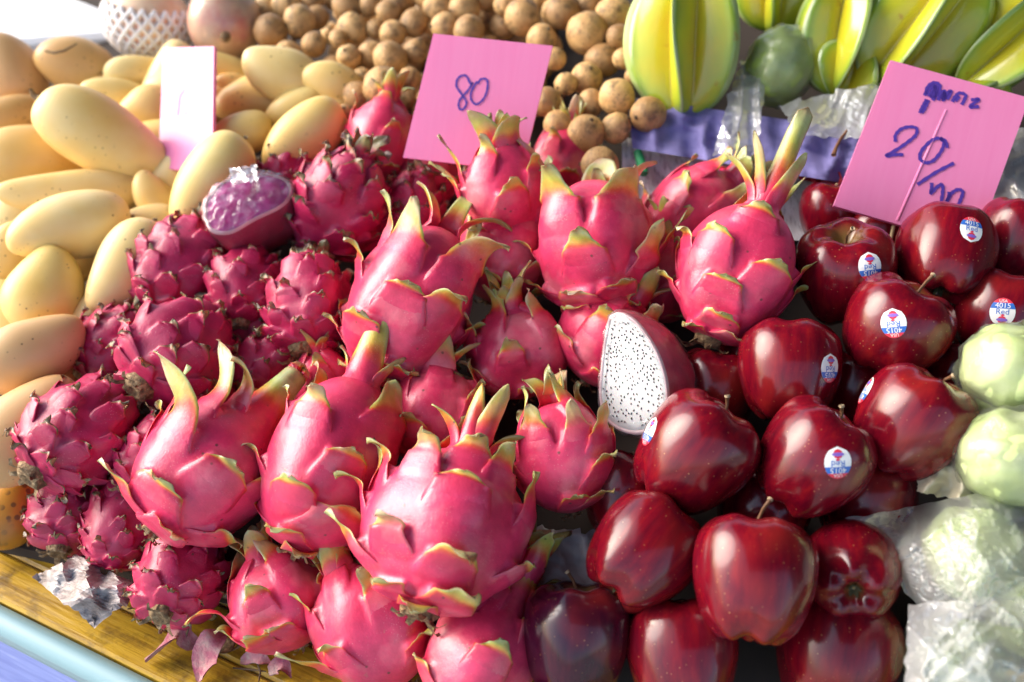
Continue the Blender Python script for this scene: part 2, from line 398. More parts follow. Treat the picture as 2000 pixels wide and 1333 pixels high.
E0 = T(0, 1172); E1 = T(345, 1345)
ed = (E1 - E0); ed.z = 0; ed.normalize(); en = Vector((-ed.y, ed.x, 0))          # along the edge, inward
MT = Matrix((ed, en, Vector((0, 0, 1)))).transposed().to_4x4(); MT.translation = Vector((E0.x, E0.y, 0))
def rbox(x0, x1, y0, y1, z0, z1, bev=0.003):
    V = []; 
    for z, i in ((z0, 0), (z1 - bev, 0), (z1, bev)):
        V += [(x0 + i, y0 + i, z), (x1 - i, y0 + i, z), (x1 - i, y1 - i, z), (x0 + i, y1 - i, z)]
    F = [(3, 2, 1, 0), (8, 9, 10, 11)] + grid_faces(3, 4, True)
    return V, F
table = thing("stall_table", MT, "stall table of yellow slats with pale blue edging and a blue front panel", "table")
rng = random.Random(4)
for k in range(14):
    y0 = 0.0 + k * 0.036
    V, F = rbox(-1.1, 1.5, y0, y0 + 0.0345, -0.02, rng.uniform(-0.0012, 0.0008), 0.0022)
    link("slat", mesh_of("slat", V, F, M_PLANK, smooth=False), table)
pr = [(-0.002, -0.020), (-0.013, -0.021), (-0.0185, -0.016), (-0.019, -0.010), (-0.016, -0.0035), (-0.009, -0.0015), (-0.002, -0.003)]
V = [(x, a, b) for x in np.linspace(-1.1, 1.5, 3) for a, b in pr]; F = grid_faces(3, len(pr), True)
link("edging", mesh_of("edging", V, F, M_CYAN), table)
pr = [(-0.002, -0.046), (-0.008, -0.046), (-0.012, -0.043), (-0.012, -0.029), (-0.008, -0.0235), (-0.002, -0.0235)]
V = [(x, a, b) for x in np.linspace(-1.1, 1.5, 3) for a, b in pr]
link("edging", mesh_of("edging", V, grid_faces(3, len(pr), True), M_CYAN), table)
V, F = rbox(-1.1, 1.5, -0.004, 0.014, -0.80, -0.048, 0.001)
link("front_panel", mesh_of("front_panel", V, F, M_PANEL, smooth=False), table)
# sloping board that carries the heap
bd = []
for (X, Y) in ((-0.62, 0.56), (1.2, 0.06), (1.5, 1.75), (-0.80, 1.32)):
    bd.append((X, Y, max(pile_h(X, Y) - 0.115, 0.004)))
inv = MT.inverted(); V = [tuple(inv @ Vector(p)) for p in bd] + [tuple(inv @ (Vector(p) - Vector((0, 0, 0.012)))) for p in bd]
link("display_board", mesh_of("display_board", V, [(0, 1, 2, 3), (7, 6, 5, 4)] + [(i, 4 + i, 4 + (i + 1) % 4, (i + 1) % 4) for i in range(4)], M_BOARD, smooth=False), table)

blk = thing("sky_blocker", Matrix.Translation((1.2, 0.6, 1.9)), "unseen dark sheets added over and beside the stall to block sky light", "sky_blocker")  # out-of-view cover added so sky light enters mainly from the left
V, F = rbox(-1.9, 2.6, -1.75, 2.8, 0, 0.02); link("overhead_blocker", mesh_of("overhead_blocker", V, F, M_BLOCKER, smooth=False), blk)
V, F = rbox(1.3, 1.32, -1.75, 2.8, -2.6, 0); link("side_blocker", mesh_of("side_blocker", V, F, M_BLOCKER, smooth=False), blk)  # unseen upright sheet added to cut light from the right

# ------------------------------------------------------------------ dragon fruit
GEN = [(-1.0, 0.0), (-0.985, 0.16), (-0.93, 0.36), (-0.78, 0.64), (-0.5, 0.88), (-0.1, 1.0), (0.3, 0.965), (0.62, 0.79), (0.83, 0.56), (0.95, 0.34), (1.0, 0.17), (1.0, 0.0)]
NECK = [(-1.0, 0.0), (-0.985, 0.16), (-0.93, 0.36), (-0.78, 0.64), (-0.5, 0.88), (-0.1, 1.0), (0.25, 0.95), (0.50, 0.76), (0.70, 0.54), (0.90, 0.38), (1.15, 0.28), (1.45, 0.22), (1.62, 0.19), (1.64, 0.10), (1.58, 0.0)]
def prof_fn(cp):
    q = spline(cp, 160); q[:, 1] = np.maximum(q[:, 1], 0)
    L = np.concatenate([[0], np.cumsum(np.hypot(*np.diff(q, axis=0).T))]); L /= L[-1]
    return q, L
PROFS = {"gen": prof_fn(GEN), "neck": prof_fn(NECK)}

class Body:
    def __init__(s, R, H, prof, seed):
        s.R, s.H = R, H; s.q, s.L = PROFS[prof]; rg = np.random.RandomState(seed)
        s.ph = rg.rand(4) * 6.28; s.am = rg.rand(4) * 0.035 + 0.015
        s.len = float(np.sum(np.hypot(np.diff(s.q[:, 0]) * H, np.diff(s.q[:, 1]) * R)))
    def rz(s, t):
        t = np.clip(t, 0, 1)
        return np.interp(t, s.L, s.q[:, 1]) * s.R, np.interp(t, s.L, s.q[:, 0]) * s.H
    def S(s, th, t):
        r, z = s.rz(t)
        k = 1 + s.am[0] * np.cos(2 * th + s.ph[0]) + s.am[1] * np.cos(3 * th + s.ph[1] + 3 * t) + s.am[2] * np.cos(5 * th + s.ph[2] - 5 * t)
        return np.stack([r * k * np.cos(th), r * k * np.sin(th), z], -1)
    def N(s, th, t):
        e = 0.012
        a = s.S(th + e, t) - s.S(th - e, t); b = s.S(th, np.minimum(t + e, 1)) - s.S(th, np.maximum(t - e, 0))
        n = np.cross(a, b); l = np.linalg.norm(n, axis=-1, keepdims=True); return n / np.maximum(l, 1e-9)

NS, NW = 21, 11
LFK = 1.3
def wshape(s):
    return (0.72 + 0.28 * sst(s, 0, 0.35)) * (1 - 0.27 * sst(s, 0.4, 1.0))
def scale_mesh(B, d, mat):
    """one fleshy scale: grows out of the skin, then leaves it and curls. d: dict of its shape"""
    R = B.R; th0 = R_(d["th"]); W = d["W"] * R; La = d["La"] * R; Lf = d["Lf"] * R * LFK
    na = 9 if not d.get("crown") else 4
    nf = NS - na
    dt = La / B.len; t0 = d["t"]; X = np.linspace(-1, 1, NW)
    rows = []; side = d.get("side", 0.0); hgt = d.get("h", 0.05) * R
    swing = R_(d.get("sw", 0.0))
    wob = d.get("wob", 0.0); sd = d.get("seed", 0)
    nrm = []
    for i in range(na):
        s = i / (na - 1); t = min(t0 + dt * s, 0.985)
        th = th0 + swing * s
        ws = W * (1.0 if d.get('crown') else wshape(s))
        r, _ = B.rz(t); r = max(float(r), 0.25 * R)
        ths = th + X * ws / r
        p = B.S(ths, np.full(NW, t)); n = B.N(ths, np.full(NW, t))
        off = hgt * (-0.38 + 1.6 * s) * (1 - np.abs(X) ** 3) + np.abs(X) ** 3 * hgt * (-0.55 + 1.75 * s)
        rows.append(p + n * off[:, None]); nrm.append(n)
        wend, rend, thend, tend = ws, r, th, t
    c = rows[-1][NW // 2]
    n0 = B.N(np.array([thend]), np.array([tend]))[0]
    p1 = B.S(np.array([thend]), np.array([tend]))[0]; p0 = B.S(np.array([thend]), np.array([tend - 0.02]))[0]
    tg = p1 - p0; tg /= np.linalg.norm(tg); tg -= n0 * tg.dot(n0); tg /= np.linalg.norm(tg)
    if d.get("crown"):
        n0 = np.array([math.cos(th0), math.sin(th0), 0.0]); tg = np.array([0, 0, 1.0])
    bb = np.cross(tg, n0)      # sideways; + theta is the other way
    bb = -bb if bb.dot(np.array([-math.sin(th0), math.cos(th0), 0])) < 0 else bb
    a = R_(d["a0"]); cu = R_(d["curl"]); pos = c.copy(); step = Lf / nf; pw_ = bb.copy(); sp = d.get("sharp", 0.62)
    for k in range(1, nf + 1):
        f = k / nf
        ang = a * min(1, 0.35 + f * 2.2) + cu * f ** 1.35
        dirv = tg * math.cos(ang) + n0 * math.sin(ang) + bb * side * f
        dirv /= np.linalg.norm(dirv); pos = pos + dirv * step
        nn = -tg * math.sin(ang) + n0 * math.cos(ang)
        nn = nn - dirv * nn.dot(dirv); nn /= max(np.linalg.norm(nn), 1e-6)
        wv = np.cross(dirv, nn); wv = wv if wv.dot(bb) + 0.6 * wv.dot(pw_) > 0 else -wv
        pw_ = wv
        wd = wend * max(0.05, (1 - (0.12 if d.get('crown') else 0.30) * float(sst(f, 0, 0.45))) * (1 - f ** d.get("pw", 2.4)) ** sp)
        kap = (1 - min(1, f * 2.5)) / (2 * rend) + min(1, f * 2.5) * d.get("cup", 0.35) / max(wend, 1e-4) * (1 if f < 0.8 else 0.6)
        drop = X ** 2 * wd * wd * kap
        wav = wob * R * f * np.sin(X * 2.2 + f * 7 + sd) * (np.abs(X) + 0.2)
        row = pos + wv[None, :] * (X * wd)[:, None] - nn[None, :] * (drop - wav)[:, None]
        rows.append(row); nrm.append(np.repeat(nn[None, :], NW, 0))
    O = np.array(rows); Nn = np.array(nrm)
    sv = np.linspace(0, 1, NS)[:, None]
    th_ = d.get("thick", 0.040) * R * (1 - 0.82 * np.abs(X[None, :]) ** 2.5) * (1 - (0.3 if d.get('pw') == 7 else 0.75) * sv ** 2)
    I = O - Nn * th_[..., None]
    V = np.concatenate([O.reshape(-1, 3), I.reshape(-1, 3)])
    F = grid_faces(NS, NW) + grid_faces(NS, NW, base=NS * NW, flip=True)
    o2 = NS * NW
    for i in range(NS - 1):
        F.append((i * NW, (i + 1) * NW, o2 + (i + 1) * NW, o2 + i * NW))
        a_, b_ = i * NW + NW - 1, (i + 1) * NW + NW - 1; F.append((a_, o2 + a_, o2 + b_, b_))
    for j in range(NW - 1):
        a_ = (NS - 1) * NW + j; F.append((a_, a_ + 1, o2 + a_ + 1, o2 + a_))
    # colour position along the scale: 0 = skin, 1 = dry tip
    fa = na / NS
    g = np.clip((sv - fa * d.get("gs", 0.62)) / (1 - fa * d.get("gs", 0.62)), 0, 1) ** 0.8
    s_ = np.clip(d["g"] * (g + d.get('edge', 0.42) * np.abs(X[None, :]) ** 7 * np.clip(sv * 2.2 - 0.35, 0, 1)), 0, 1)
    s_ = np.concatenate([s_.ravel(), np.clip(s_ + 0.10 * g, 0, 1).ravel()])
    return mesh_of("scale", V, F, mat, {"s": s_})

def body_mesh(B, scales, mat, nt=66, nth=84, neck_green=0.0, wr=0.0, seed=0):
    t = np.linspace(0, 1, nt); th = np.linspace(0, 2 * math.pi, nth, endpoint=False)
    TT, TH = np.meshgrid(t, th, indexing='ij')
    Pp = B.S(TH, TT); Nn = B.N(TH, TT); r, _ = B.rz(TT)
    D = np.zeros_like(TT)
    for d in scales:
        if d.get("crown"): continue
        W = d["W"] * B.R; La = d["La"] * B.R / B.len
        s = (TT - d["t"]) / La
        dth = (TH - R_(d["th"]) - R_(d.get("sw", 0)) * np.clip(s, 0, 1) + math.pi) % (2 * math.pi) - math.pi
        x = np.abs(dth) * np.maximum(r, 0.25 * B.R) / (W * wshape(np.clip(s, 0, 1)))
        m = np.clip(1.15 * s - 0.12, 0, 1) * (1 - sst(s, 1.0, 1.22)) * (1 - sst(x, 0.82, 1.08))
        D = np.maximum(D, m * d.get("h", 0.05) * B.R)
    rg = np.random.RandomState(seed)
    if wr > 0:
        for k in range(7):
            a, b, p = rg.randint(3, 9), rg.randint(4, 14), rg.rand(2) * 6.28
            D += wr * B.R * np.sin(a * TH + p[0] + 2 * np.sin(3 * TT)) * np.sin(b * TT + p[1]) * np.sin(math.pi * TT) / (1 + 0.3 * k)
    V = Pp + Nn * D[..., None]
    s = np.clip((TT - 0.66) / 0.24, 0, 1) ** 1.3 * neck_green
    F = grid_faces(nt, nth, True)
    return mesh_of("body", V.reshape(-1, 3), F, mat, {"s": s.ravel()})

def stub_mesh(R, H, seed, big=1.0):
    """cut dry stem with a few papery shreds at the base of the fruit"""
    rg = random.Random(seed); V = []; F = []
    n = 8; L = 0.13 * R * big
    for k, (z, q) in enumerate(((0.10, 0.24), (-0.4, 0.22), (-1.0, 0.19), (-1.05, 0.12), (-0.8, 0.07))):
        for j in range(n):
            a = 2 * math.pi * j / n; rr = q * R * big * (1 + 0.22 * rg.uniform(-1, 1))
            V.append((rr * math.cos(a), rr * math.sin(a), -H * 0.965 + z * L))
    F = grid_faces(5, n, True); F.append(tuple(range(4 * n, 5 * n)))
    for j in range(6):
        a = 2 * math.pi * j / 6 + rg.uniform(-.3, .3); l = rg.uniform(0.2, 0.42) * R * big; wd = 0.06 * R * big
        b = len(V); o = Vector((math.cos(a), math.sin(a), 0)); sdv = Vector((-math.sin(a), math.cos(a), 0))
        for k in range(4):
            f = k / 3; c = o * (0.17 * R * big + l * f * 0.8) + Vector((0, 0, -H * 0.965 - L * 0.4 - l * 0.45 * math.sin(f * 2.2 + rg.uniform(0, .4))))
            for e in (-1, 1): V.append(tuple(c + sdv * e * wd * (1 - 0.75 * f) + Vector((0, 0, 0.02 * R * e * f))))
        for k in range(3): F.append((b + 2 * k, b + 2 * k + 1, b + 2 * k + 3, b + 2 * k + 2))
    return mesh_of("stem_stub", V, F, M_STUB)

def auto_scales(kind, seed, amax=180):
    rg = random.Random(seed); out = []
    if kind == "fresh":
        n = 13
        for i in range(n):
            f = (i + 0.5) / n
            out.append(dict(t=0.07 + 0.68 * f, th=(i * 137.5 + seed * 47 + rg.uniform(-14, 14)) % 360, W=rg.uniform(0.36, 0.50) * (1 - 0.25 * f), La=rg.uniform(0.5, 0.72),
                            Lf=rg.uniform(0.16, 0.34) + 0.34 * f * f, a0=rg.uniform(8, 26), curl=rg.uniform(15, 95), g=rg.uniform(0.8, 1.0), side=rg.uniform(-.5, .5), sw=rg.uniform(-12, 12),
                            h=0.11, cup=0.3, wob=0.05, seed=i))
        for i in range(6):
            out.append(dict(crown=1, t=0.88, th=i * 62 + seed * 31 + rg.uniform(-12, 12), W=rg.uniform(0.17, 0.30), La=0.12, Lf=rg.uniform(0.38, 0.75), a0=rg.uniform(0, 22), curl=rg.uniform(-15, 75),
                            g=rg.uniform(0.85, 1.0), side=rg.uniform(-.3, .3), cup=0.5, wob=0.03, seed=i, thick=0.07))
    else:
        n = 44
        for i in range(n):
            f = (i + 0.5) / n
            out.append(dict(t=0.05 + 0.78 * f, th=(i * 137.5 + seed * 47 + rg.uniform(-12, 12)) % 360, W=rg.uniform(0.24, 0.34), La=rg.uniform(0.30, 0.44),
                            Lf=rg.uniform(0.08, 0.20) + 0.06 * f, a0=rg.uniform(8, 36), curl=rg.uniform(-20, 120), g=rg.uniform(0.75, 1.0), side=rg.uniform(-.7, .7), sw=rg.uniform(-8, 8),
                            edge=0.85, h=rg.uniform(0.09, 0.15), cup=0.45, wob=0.10, seed=i, thick=0.055, gs=rg.uniform(0.85, 1.15), pw=1.6))
        for i in range(6):
            out.append(dict(crown=1, t=0.88, th=i * 62 + seed * 31, W=rg.uniform(0.15, 0.24), La=0.12, Lf=rg.uniform(0.25, 0.5), a0=rg.uniform(0, 30), curl=rg.uniform(-20, 90),
                            g=1.0, side=rg.uniform(-.5, .5), cup=0.5, wob=0.08, seed=i, thick=0.05))
    return out
def hs(t, th, W, La, Lf, a0, curl, g=1.0, **k):
    return dict(t=t, th=th, W=W, La=La, Lf=Lf, a0=a0, curl=curl, g=g, h=k.pop("h", 0.115), wob=k.pop("wob", 0.045), cup=k.pop("cup", 0.3), seed=int(th), **k)
def cs(th, W, Lf, a0, curl, g=1.0, **k):
    return dict(crown=1, t=k.pop("t", 0.88), th=th, W=W, La=0.12, Lf=Lf, a0=a0, curl=curl, g=g, cup=k.pop("cup", 0.5), wob=0.02, seed=int(th), thick=k.pop("thick", 0.08), **k)

GD = "dragon fruit heaped on the stall"
def dragon(x, y, off, w_, l_, ang, tilt, kind, seed, label, scales=None, prof="gen", stub=None, neck=0.0, spin=0, add=()):
    z = (ztab(x, y, off[0]) if isinstance(off, tuple) else zpile(x, y) + off)
    R = 0.5 * w_ * z / FPX; H = 0.5 * l_ * z / FPX
    m = pose(x, y, z, ang, tilt, spin)
    B = Body(R * 0.96, H, prof, seed)
    scales_given = scales is not None
    if scales is None: scales = [d for d in auto_scales(kind, seed) if not (add and d.get('crown') and (d['th'] + 180) % 360 - 180 > -100 and (d['th'] + 180) % 360 - 180 < 100)] + list(add)
    else:
        extra = [d for d in auto_scales("fresh", seed) if not d.get("crown") and 105 < d["th"] % 360 < 255]
        scales = scales + extra
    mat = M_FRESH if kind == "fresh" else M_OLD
    root = thing("dragon_fruit", m, label, "dragon fruit", GD)
    big = w_ > 150
    link("body", body_mesh(B, scales, mat, (100 if scales_given else 70) if big else 48, (128 if scales_given else 90) if big else 60, neck, 0.0 if kind == "fresh" else 0.022, seed), root)
    for d in scales: link("scale", scale_mesh(B, d, mat), root)
    if stub is None: stub = 1.3 if kind == "old" else 0.6
    if stub: link("stem_stub", stub_mesh(R, H, seed, stub), root)
    return root

# -- the big fresh ones in front, scale by scale
dragon(408, 915, -0.01, 262, 316, 47, -8, "fresh", 1, "large bright pink dragon fruit with a green tubular neck, above the crumpled paper", [
    hs(.36, -44, .40, .40, .95, 45, 20, .95, side=-2.6), hs(.52, -58, .40, .30, .85, 42, 50, .95, side=-.9), hs(.66, -48, .26, .2, .55, 40, 110, .95, side=-.5),
    hs(.36, 52, .50, .40, .72, 28, -30, .98, side=.15), hs(.12, -22, .56, .62, .16, 12, 60, .9), hs(.08, -80, .46, .45, .42, 30, 10, .9), hs(.16, 68, .45, .5, .25, 15, 70, 1.0),
    hs(.42, -92, .3, .3, .55, 45, -20, .85), hs(.03, 18, .5, .55, .12, 10, 40, .5), hs(.28, 12, .50, .62, .14, 12, 60, .95), hs(.62, 82, .3, .3, .7, 25, 30, 1.0), cs(0, .2, .12, 0, 5, .9, t=.96), cs(180, .2, .14, 0, 5, .9, t=.96), cs(90, .2, .12, 0, 5, .9, t=.96), cs(-90, .2, .1, 0, 5, .9, t=.96)],
    prof="neck", neck=0.95)
dragon(645, 905, -0.012, 248, 352, 69, -10, "fresh", 2, "long pink dragon fruit with one tall pale green spike, left of the biggest one", [
    cs(-12, .30, 1.0, 6, -6, .98, thick=.2, cup=.7), hs(.62, 50, .62, .3, .55, 8, -10, .9, gs=.5), cs(110, .22, .6, 15, 10, 1.0), cs(70, .2, .5, 25, 5, 1.0), cs(-120, .2, .5, 20, 30, 1.0),
    hs(.52, -34, .42, .42, .30, 18, 95, 1.0), hs(.36, -88, .3, .3, .32, 35, 90, 1.0), hs(.06, 38, .82, .95, .22, 8, 10, .62), hs(.03, -32, .5, .55, .24, 16, 45, .8), hs(.02, 10, .4, .25, .22, 25, 20, 1.0),
    hs(.30, 86, .4, .4, .3, 20, 40, .9), hs(.60, -85, .2, .2, .2, 30, 40, .9), hs(.34, 12, .48, .62, .14, 12, 60, .95), hs(.20, -24, .46, .6, .16, 14, 60, .95)], stub=0.9)
dragon(868, 1035, -0.022, 318, 318, 72, -12, "fresh", 3, "biggest round red-pink dragon fruit with a split reddish crown, front and centre of the heap", [
    cs(-18, .15, .66, 4, 4, .62, thick=.13, cup=.7), cs(32, .20, .74, 16, -12, .80, cup=.9), cs(-75, .16, .48, 22, 55, .7), cs(-140, .14, .5, 10, 60, .9), cs(150, .14, .6, 15, 10, .9), cs(85, .15, .5, 30, 40, 1),
    hs(.70, 4, .36, .22, .22, 30, 120, .85), hs(.68, 40, .34, .25, .30, 25, 60, .9), hs(.60, -38, .34, .35, .25, 20, 110, .8), hs(.55, -80, .28, .3, .34, 35, 110, .85, side=-.2), hs(.44, -92, .26, .3, .36, 40, 100, .8),
    hs(.46, 2, .44, .5, .08, 10, 40, .8), hs(.28, -42, .36, .4, .18, 18, 60, .95, side=-.8), hs(.22, 12, .40, .42, .34, 22, 105, 1.0, side=.45), hs(.03, 34, .48, .55, .32, 10, 12, .95), hs(.22, -86, .34, .4, .40, 22, 20, .95),
    hs(.05, -48, .36, .45, .2, 15, 40, .85), hs(.50, 74, .34, .45, .4, 12, 8, .7), hs(.30, 78, .4, .4, .14, 12, 30, .7), hs(.03, -5, .35, .3, .2, 20, 60, .8)], stub=1.0)
dragon(800, 600, -0.02, 250, 330, 66, -2, "fresh", 4, "upright pink dragon fruit with orange-green curling crown in the middle of the heap", [
    hs(.56, -36, .52, .60, .50, 32, 35, 1.0, side=.3), hs(.54, 36, .58, .60, .66, 26, 100, .78, side=.6), cs(-110, .24, .6, 15, 60, .9), cs(95, .22, .75, 25, 80, .95), cs(160, .2, .75, 0, 50, 1),
    hs(.66, -85, .28, .25, .52, 45, 40, .9), hs(.50, -84, .28, .28, .36, 35, 70, .9), hs(.42, 24, .40, .45, .42, 28, 110, 1.0, side=.5), hs(.24, -36, .46, .55, .14, 14, 50, .95, side=.3), hs(.24, -90, .3, .3, .26, 30, 30, .9), hs(.38, -8, .46, .6, .12, 12, 50, .9), hs(.12, 22, .46, .55, .14, 12, 40, .9),
    hs(.14, 64, .46, .5, .45, 22, 20, .9), hs(.05, 10, .5, .55, .1, 10, 30, .5), hs(.04, -55, .4, .5, .14, 14, 40, .7), hs(.40, 84, .35, .35, .3, 20, 60, .9)])
dragon(1163, 485, -0.02, 240, 262, 93, -6, "fresh", 5, "plump pink dragon fruit with wide yellow-green crown leaves, right of the upright middle one", [
    hs(.52, -42, .56, .62, .50, 34, 62, 1.0, side=.5), hs(.50, 34, .64, .66, .42, 30, 55, .95, gs=.5), cs(88, .34, .5, 10, 70, .9, t=.74), cs(-100, .3, .5, 10, 70, .9, t=.76), cs(165, .4, .6, -5, 50, .9, t=.76),
    hs(.30, -10, .44, .55, .30, 20, 15, 1.0), hs(.30, 58, .40, .45, .52, 24, 4, 1.0), hs(.42, -88, .26, .25, .34, 50, 20, .85), hs(.14, 26, .46, .55, .16, 14, 30, .95), hs(.12, -26, .44, .5, .14, 14, 30, .9), hs(.22, -80, .3, .35, .24, 35, 0, .8), hs(.04, -42, .44, .5, .15, 18, 10, .7), hs(.03, 6, .42, .42, .12, 18, 20, .7), hs(.04, 52, .44, .5, .18, 18, 20, .8), hs(.40, 88, .28, .3, .6, 30, 10, .9)], stub=0.4)
dragon(1437, 535, -0.03, 228, 282, 68, -12, "fresh", 6, "pink dragon fruit with a long green stalk pointing up, next to the topmost apples", [
    cs(10, .20, 1.42, 2, 2, .95, thick=.34, cup=.8, sharp=.16, pw=7), cs(50, .24, .85, 10, -4, .9), cs(-40, .15, .95, 22, 10, .95, side=-.3), cs(-85, .22, .75, 30, 40, .9), cs(120, .2, .7, 20, 0, .9), cs(-150, .16, .7, 15, 20, .9),
    hs(.66, -2, .46, .3, .16, 12, 60, .95), hs(.40, -32, .46, .62, .16, 14, 50, .95), hs(.34, 30, .48, .62, .18, 14, 40, .95), hs(.10, 4, .44, .55, .16, 14, 40, .95), hs(.46, 76, .38, .4, .42, 20, 70, .95), hs(.24, -8, .46, .6, .10, 12, 30, 1.0), hs(.45, -70, .30, .35, .22, 35, 95, .95), hs(.26, -84, .3, .35, .25, 35, 30, .85), hs(.05, 42, .44, .5, .12, 14, 30, .9), hs(.06, -40, .32, .35, .15, 20, 40, .9)], stub=1.1)
# -- the other fresh ones: x y depth w l angle lean seed label
for (x, y, o, w_, l_, a, ti, sd, lb, kw) in [
    (988, 378, -0.035, 186, 185, 98, 6, 11, "dragon fruit with splayed yellow-green leaves just below the card marked 80", {"add": [cs(-25, .32, .74, 14, 10, .95, side=-.7, t=.84), cs(38, .42, .55, -4, 55, .9, t=.82), cs(80, .3, .5, 15, 60, .9), hs(.58, -75, .34, .3, .70, 50, 10, .95), hs(.50, -92, .22, .3, .60, 60, 10, 1.0)]}),
    (985, 500, 0.02, 200, 190, 70, 0, 12, "dark red dragon fruit wedged between the upright and the plump one", {}),
    (1010, 690, 0.035, 205, 180, 100, 15, 13, "shadowed red dragon fruit in the hollow left of the cut white one", {}),
    (850, 815, 0.025, 200, 190, 85, 0, 14, "dull red dragon fruit with one green tip, behind the biggest one", {"add": [cs(-12, .40, .75, -6, 0, .95, t=.82, thick=.12), cs(70, .24, .6, 40, 20, 1.0)]}),
    (1100, 895, 0.005, 200, 215, 100, 6, 15, "smooth magenta dragon fruit between the biggest one and the apples", {"add": [hs(.56, -34, .46, .45, .40, 22, 8, .85), hs(.48, 52, .48, .45, .48, 30, 8, .95), hs(.12, 40, .4, .5, .4, 15, 40, 1.0)]}),
    (1190, 670, 0.03, 210, 180, 60, 0, 16, "red dragon fruit directly behind the cut white-fleshed half", {}),
    (552, 1175, (0.040,), 205, 190, 115, 12, 17, "dragon fruit with a curled pink flap, resting on the yellow slats below the long one", {"add": [hs(.48, -78, .36, .3, .62, 55, 75, .45), hs(.26, -42, .42, .4, .42, 20, 25, .85), cs(0, .3, .5, 5, 20, .9), cs(60, .3, .5, 5, 20, .9)]}),
    (728, 1225, (0.046,), 220, 250, 120, 6, 18, "bottom-edge dragon fruit with a green spike at its left, below the biggest one", {"add": [hs(.36, -80, .34, .35, .72, 42, -14, .95), cs(0, .3, .5, 5, 20, .9), cs(60, .3, .5, 5, 20, .9)]}),
    (945, 1275, (0.055,), 225, 270, 62, 0, 19, "dragon fruit at the bottom edge with a long neck, left of the dark purple apple", {"prof": "neck", "neck": 0.9}),
    (635, 760, 0.035, 130, 150, 100, 10, 20, "small pink dragon fruit peeping out behind the tall green spike", {}),
    (745, 275, 0.0, 140, 160, 80, 0, 21, "pink dragon fruit at the left foot of the card marked 80", {}),
    (1100, 320, 0.04, 130, 150, 80, 0, 22, "red dragon fruit just right of the foot of the card marked 80", {}),
    (1350, 430, 0.03, 190, 220, 42, -5, 23, "red dragon fruit with green leaves reaching up right, behind the long-stalked one", {}),
    (1285, 545, 0.045, 150, 180, 80, 0, 24, "dark red dragon fruit in the gap between the plump and the long-stalked one", {}),
    (830, 350, 0.05, 130, 140, 70, 0, 25, "dark red dragon fruit under the lower left corner of the card marked 80", {}),
]:
    dragon(x, y, o, w_, l_, a, ti, "fresh", sd, lb, **kw)
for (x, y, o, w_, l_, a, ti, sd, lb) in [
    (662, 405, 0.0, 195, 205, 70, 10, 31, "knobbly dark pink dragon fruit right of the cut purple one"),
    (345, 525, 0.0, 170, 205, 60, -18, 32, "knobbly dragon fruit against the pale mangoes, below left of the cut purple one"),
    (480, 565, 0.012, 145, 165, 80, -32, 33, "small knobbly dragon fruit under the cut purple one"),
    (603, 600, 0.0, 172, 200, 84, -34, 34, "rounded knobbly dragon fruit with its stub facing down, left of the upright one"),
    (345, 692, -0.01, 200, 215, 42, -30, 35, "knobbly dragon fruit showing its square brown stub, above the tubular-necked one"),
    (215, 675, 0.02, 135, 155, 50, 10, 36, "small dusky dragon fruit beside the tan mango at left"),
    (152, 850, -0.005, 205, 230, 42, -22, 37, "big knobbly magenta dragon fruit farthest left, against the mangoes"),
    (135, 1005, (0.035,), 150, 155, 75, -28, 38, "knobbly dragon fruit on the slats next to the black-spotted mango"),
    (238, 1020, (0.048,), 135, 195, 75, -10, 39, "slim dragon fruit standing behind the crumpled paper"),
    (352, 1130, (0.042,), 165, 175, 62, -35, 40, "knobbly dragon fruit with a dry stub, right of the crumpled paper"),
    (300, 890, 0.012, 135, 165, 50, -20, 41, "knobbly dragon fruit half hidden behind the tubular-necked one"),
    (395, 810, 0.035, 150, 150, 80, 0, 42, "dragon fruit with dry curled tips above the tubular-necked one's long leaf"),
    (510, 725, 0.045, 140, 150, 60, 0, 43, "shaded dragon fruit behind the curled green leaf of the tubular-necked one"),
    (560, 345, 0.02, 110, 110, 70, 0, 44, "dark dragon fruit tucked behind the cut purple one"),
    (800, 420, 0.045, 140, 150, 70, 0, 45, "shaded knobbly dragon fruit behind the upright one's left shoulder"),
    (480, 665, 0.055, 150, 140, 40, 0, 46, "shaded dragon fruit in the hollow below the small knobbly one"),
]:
    dragon(x, y, o, w_, l_, a, ti, "old", sd, lb)

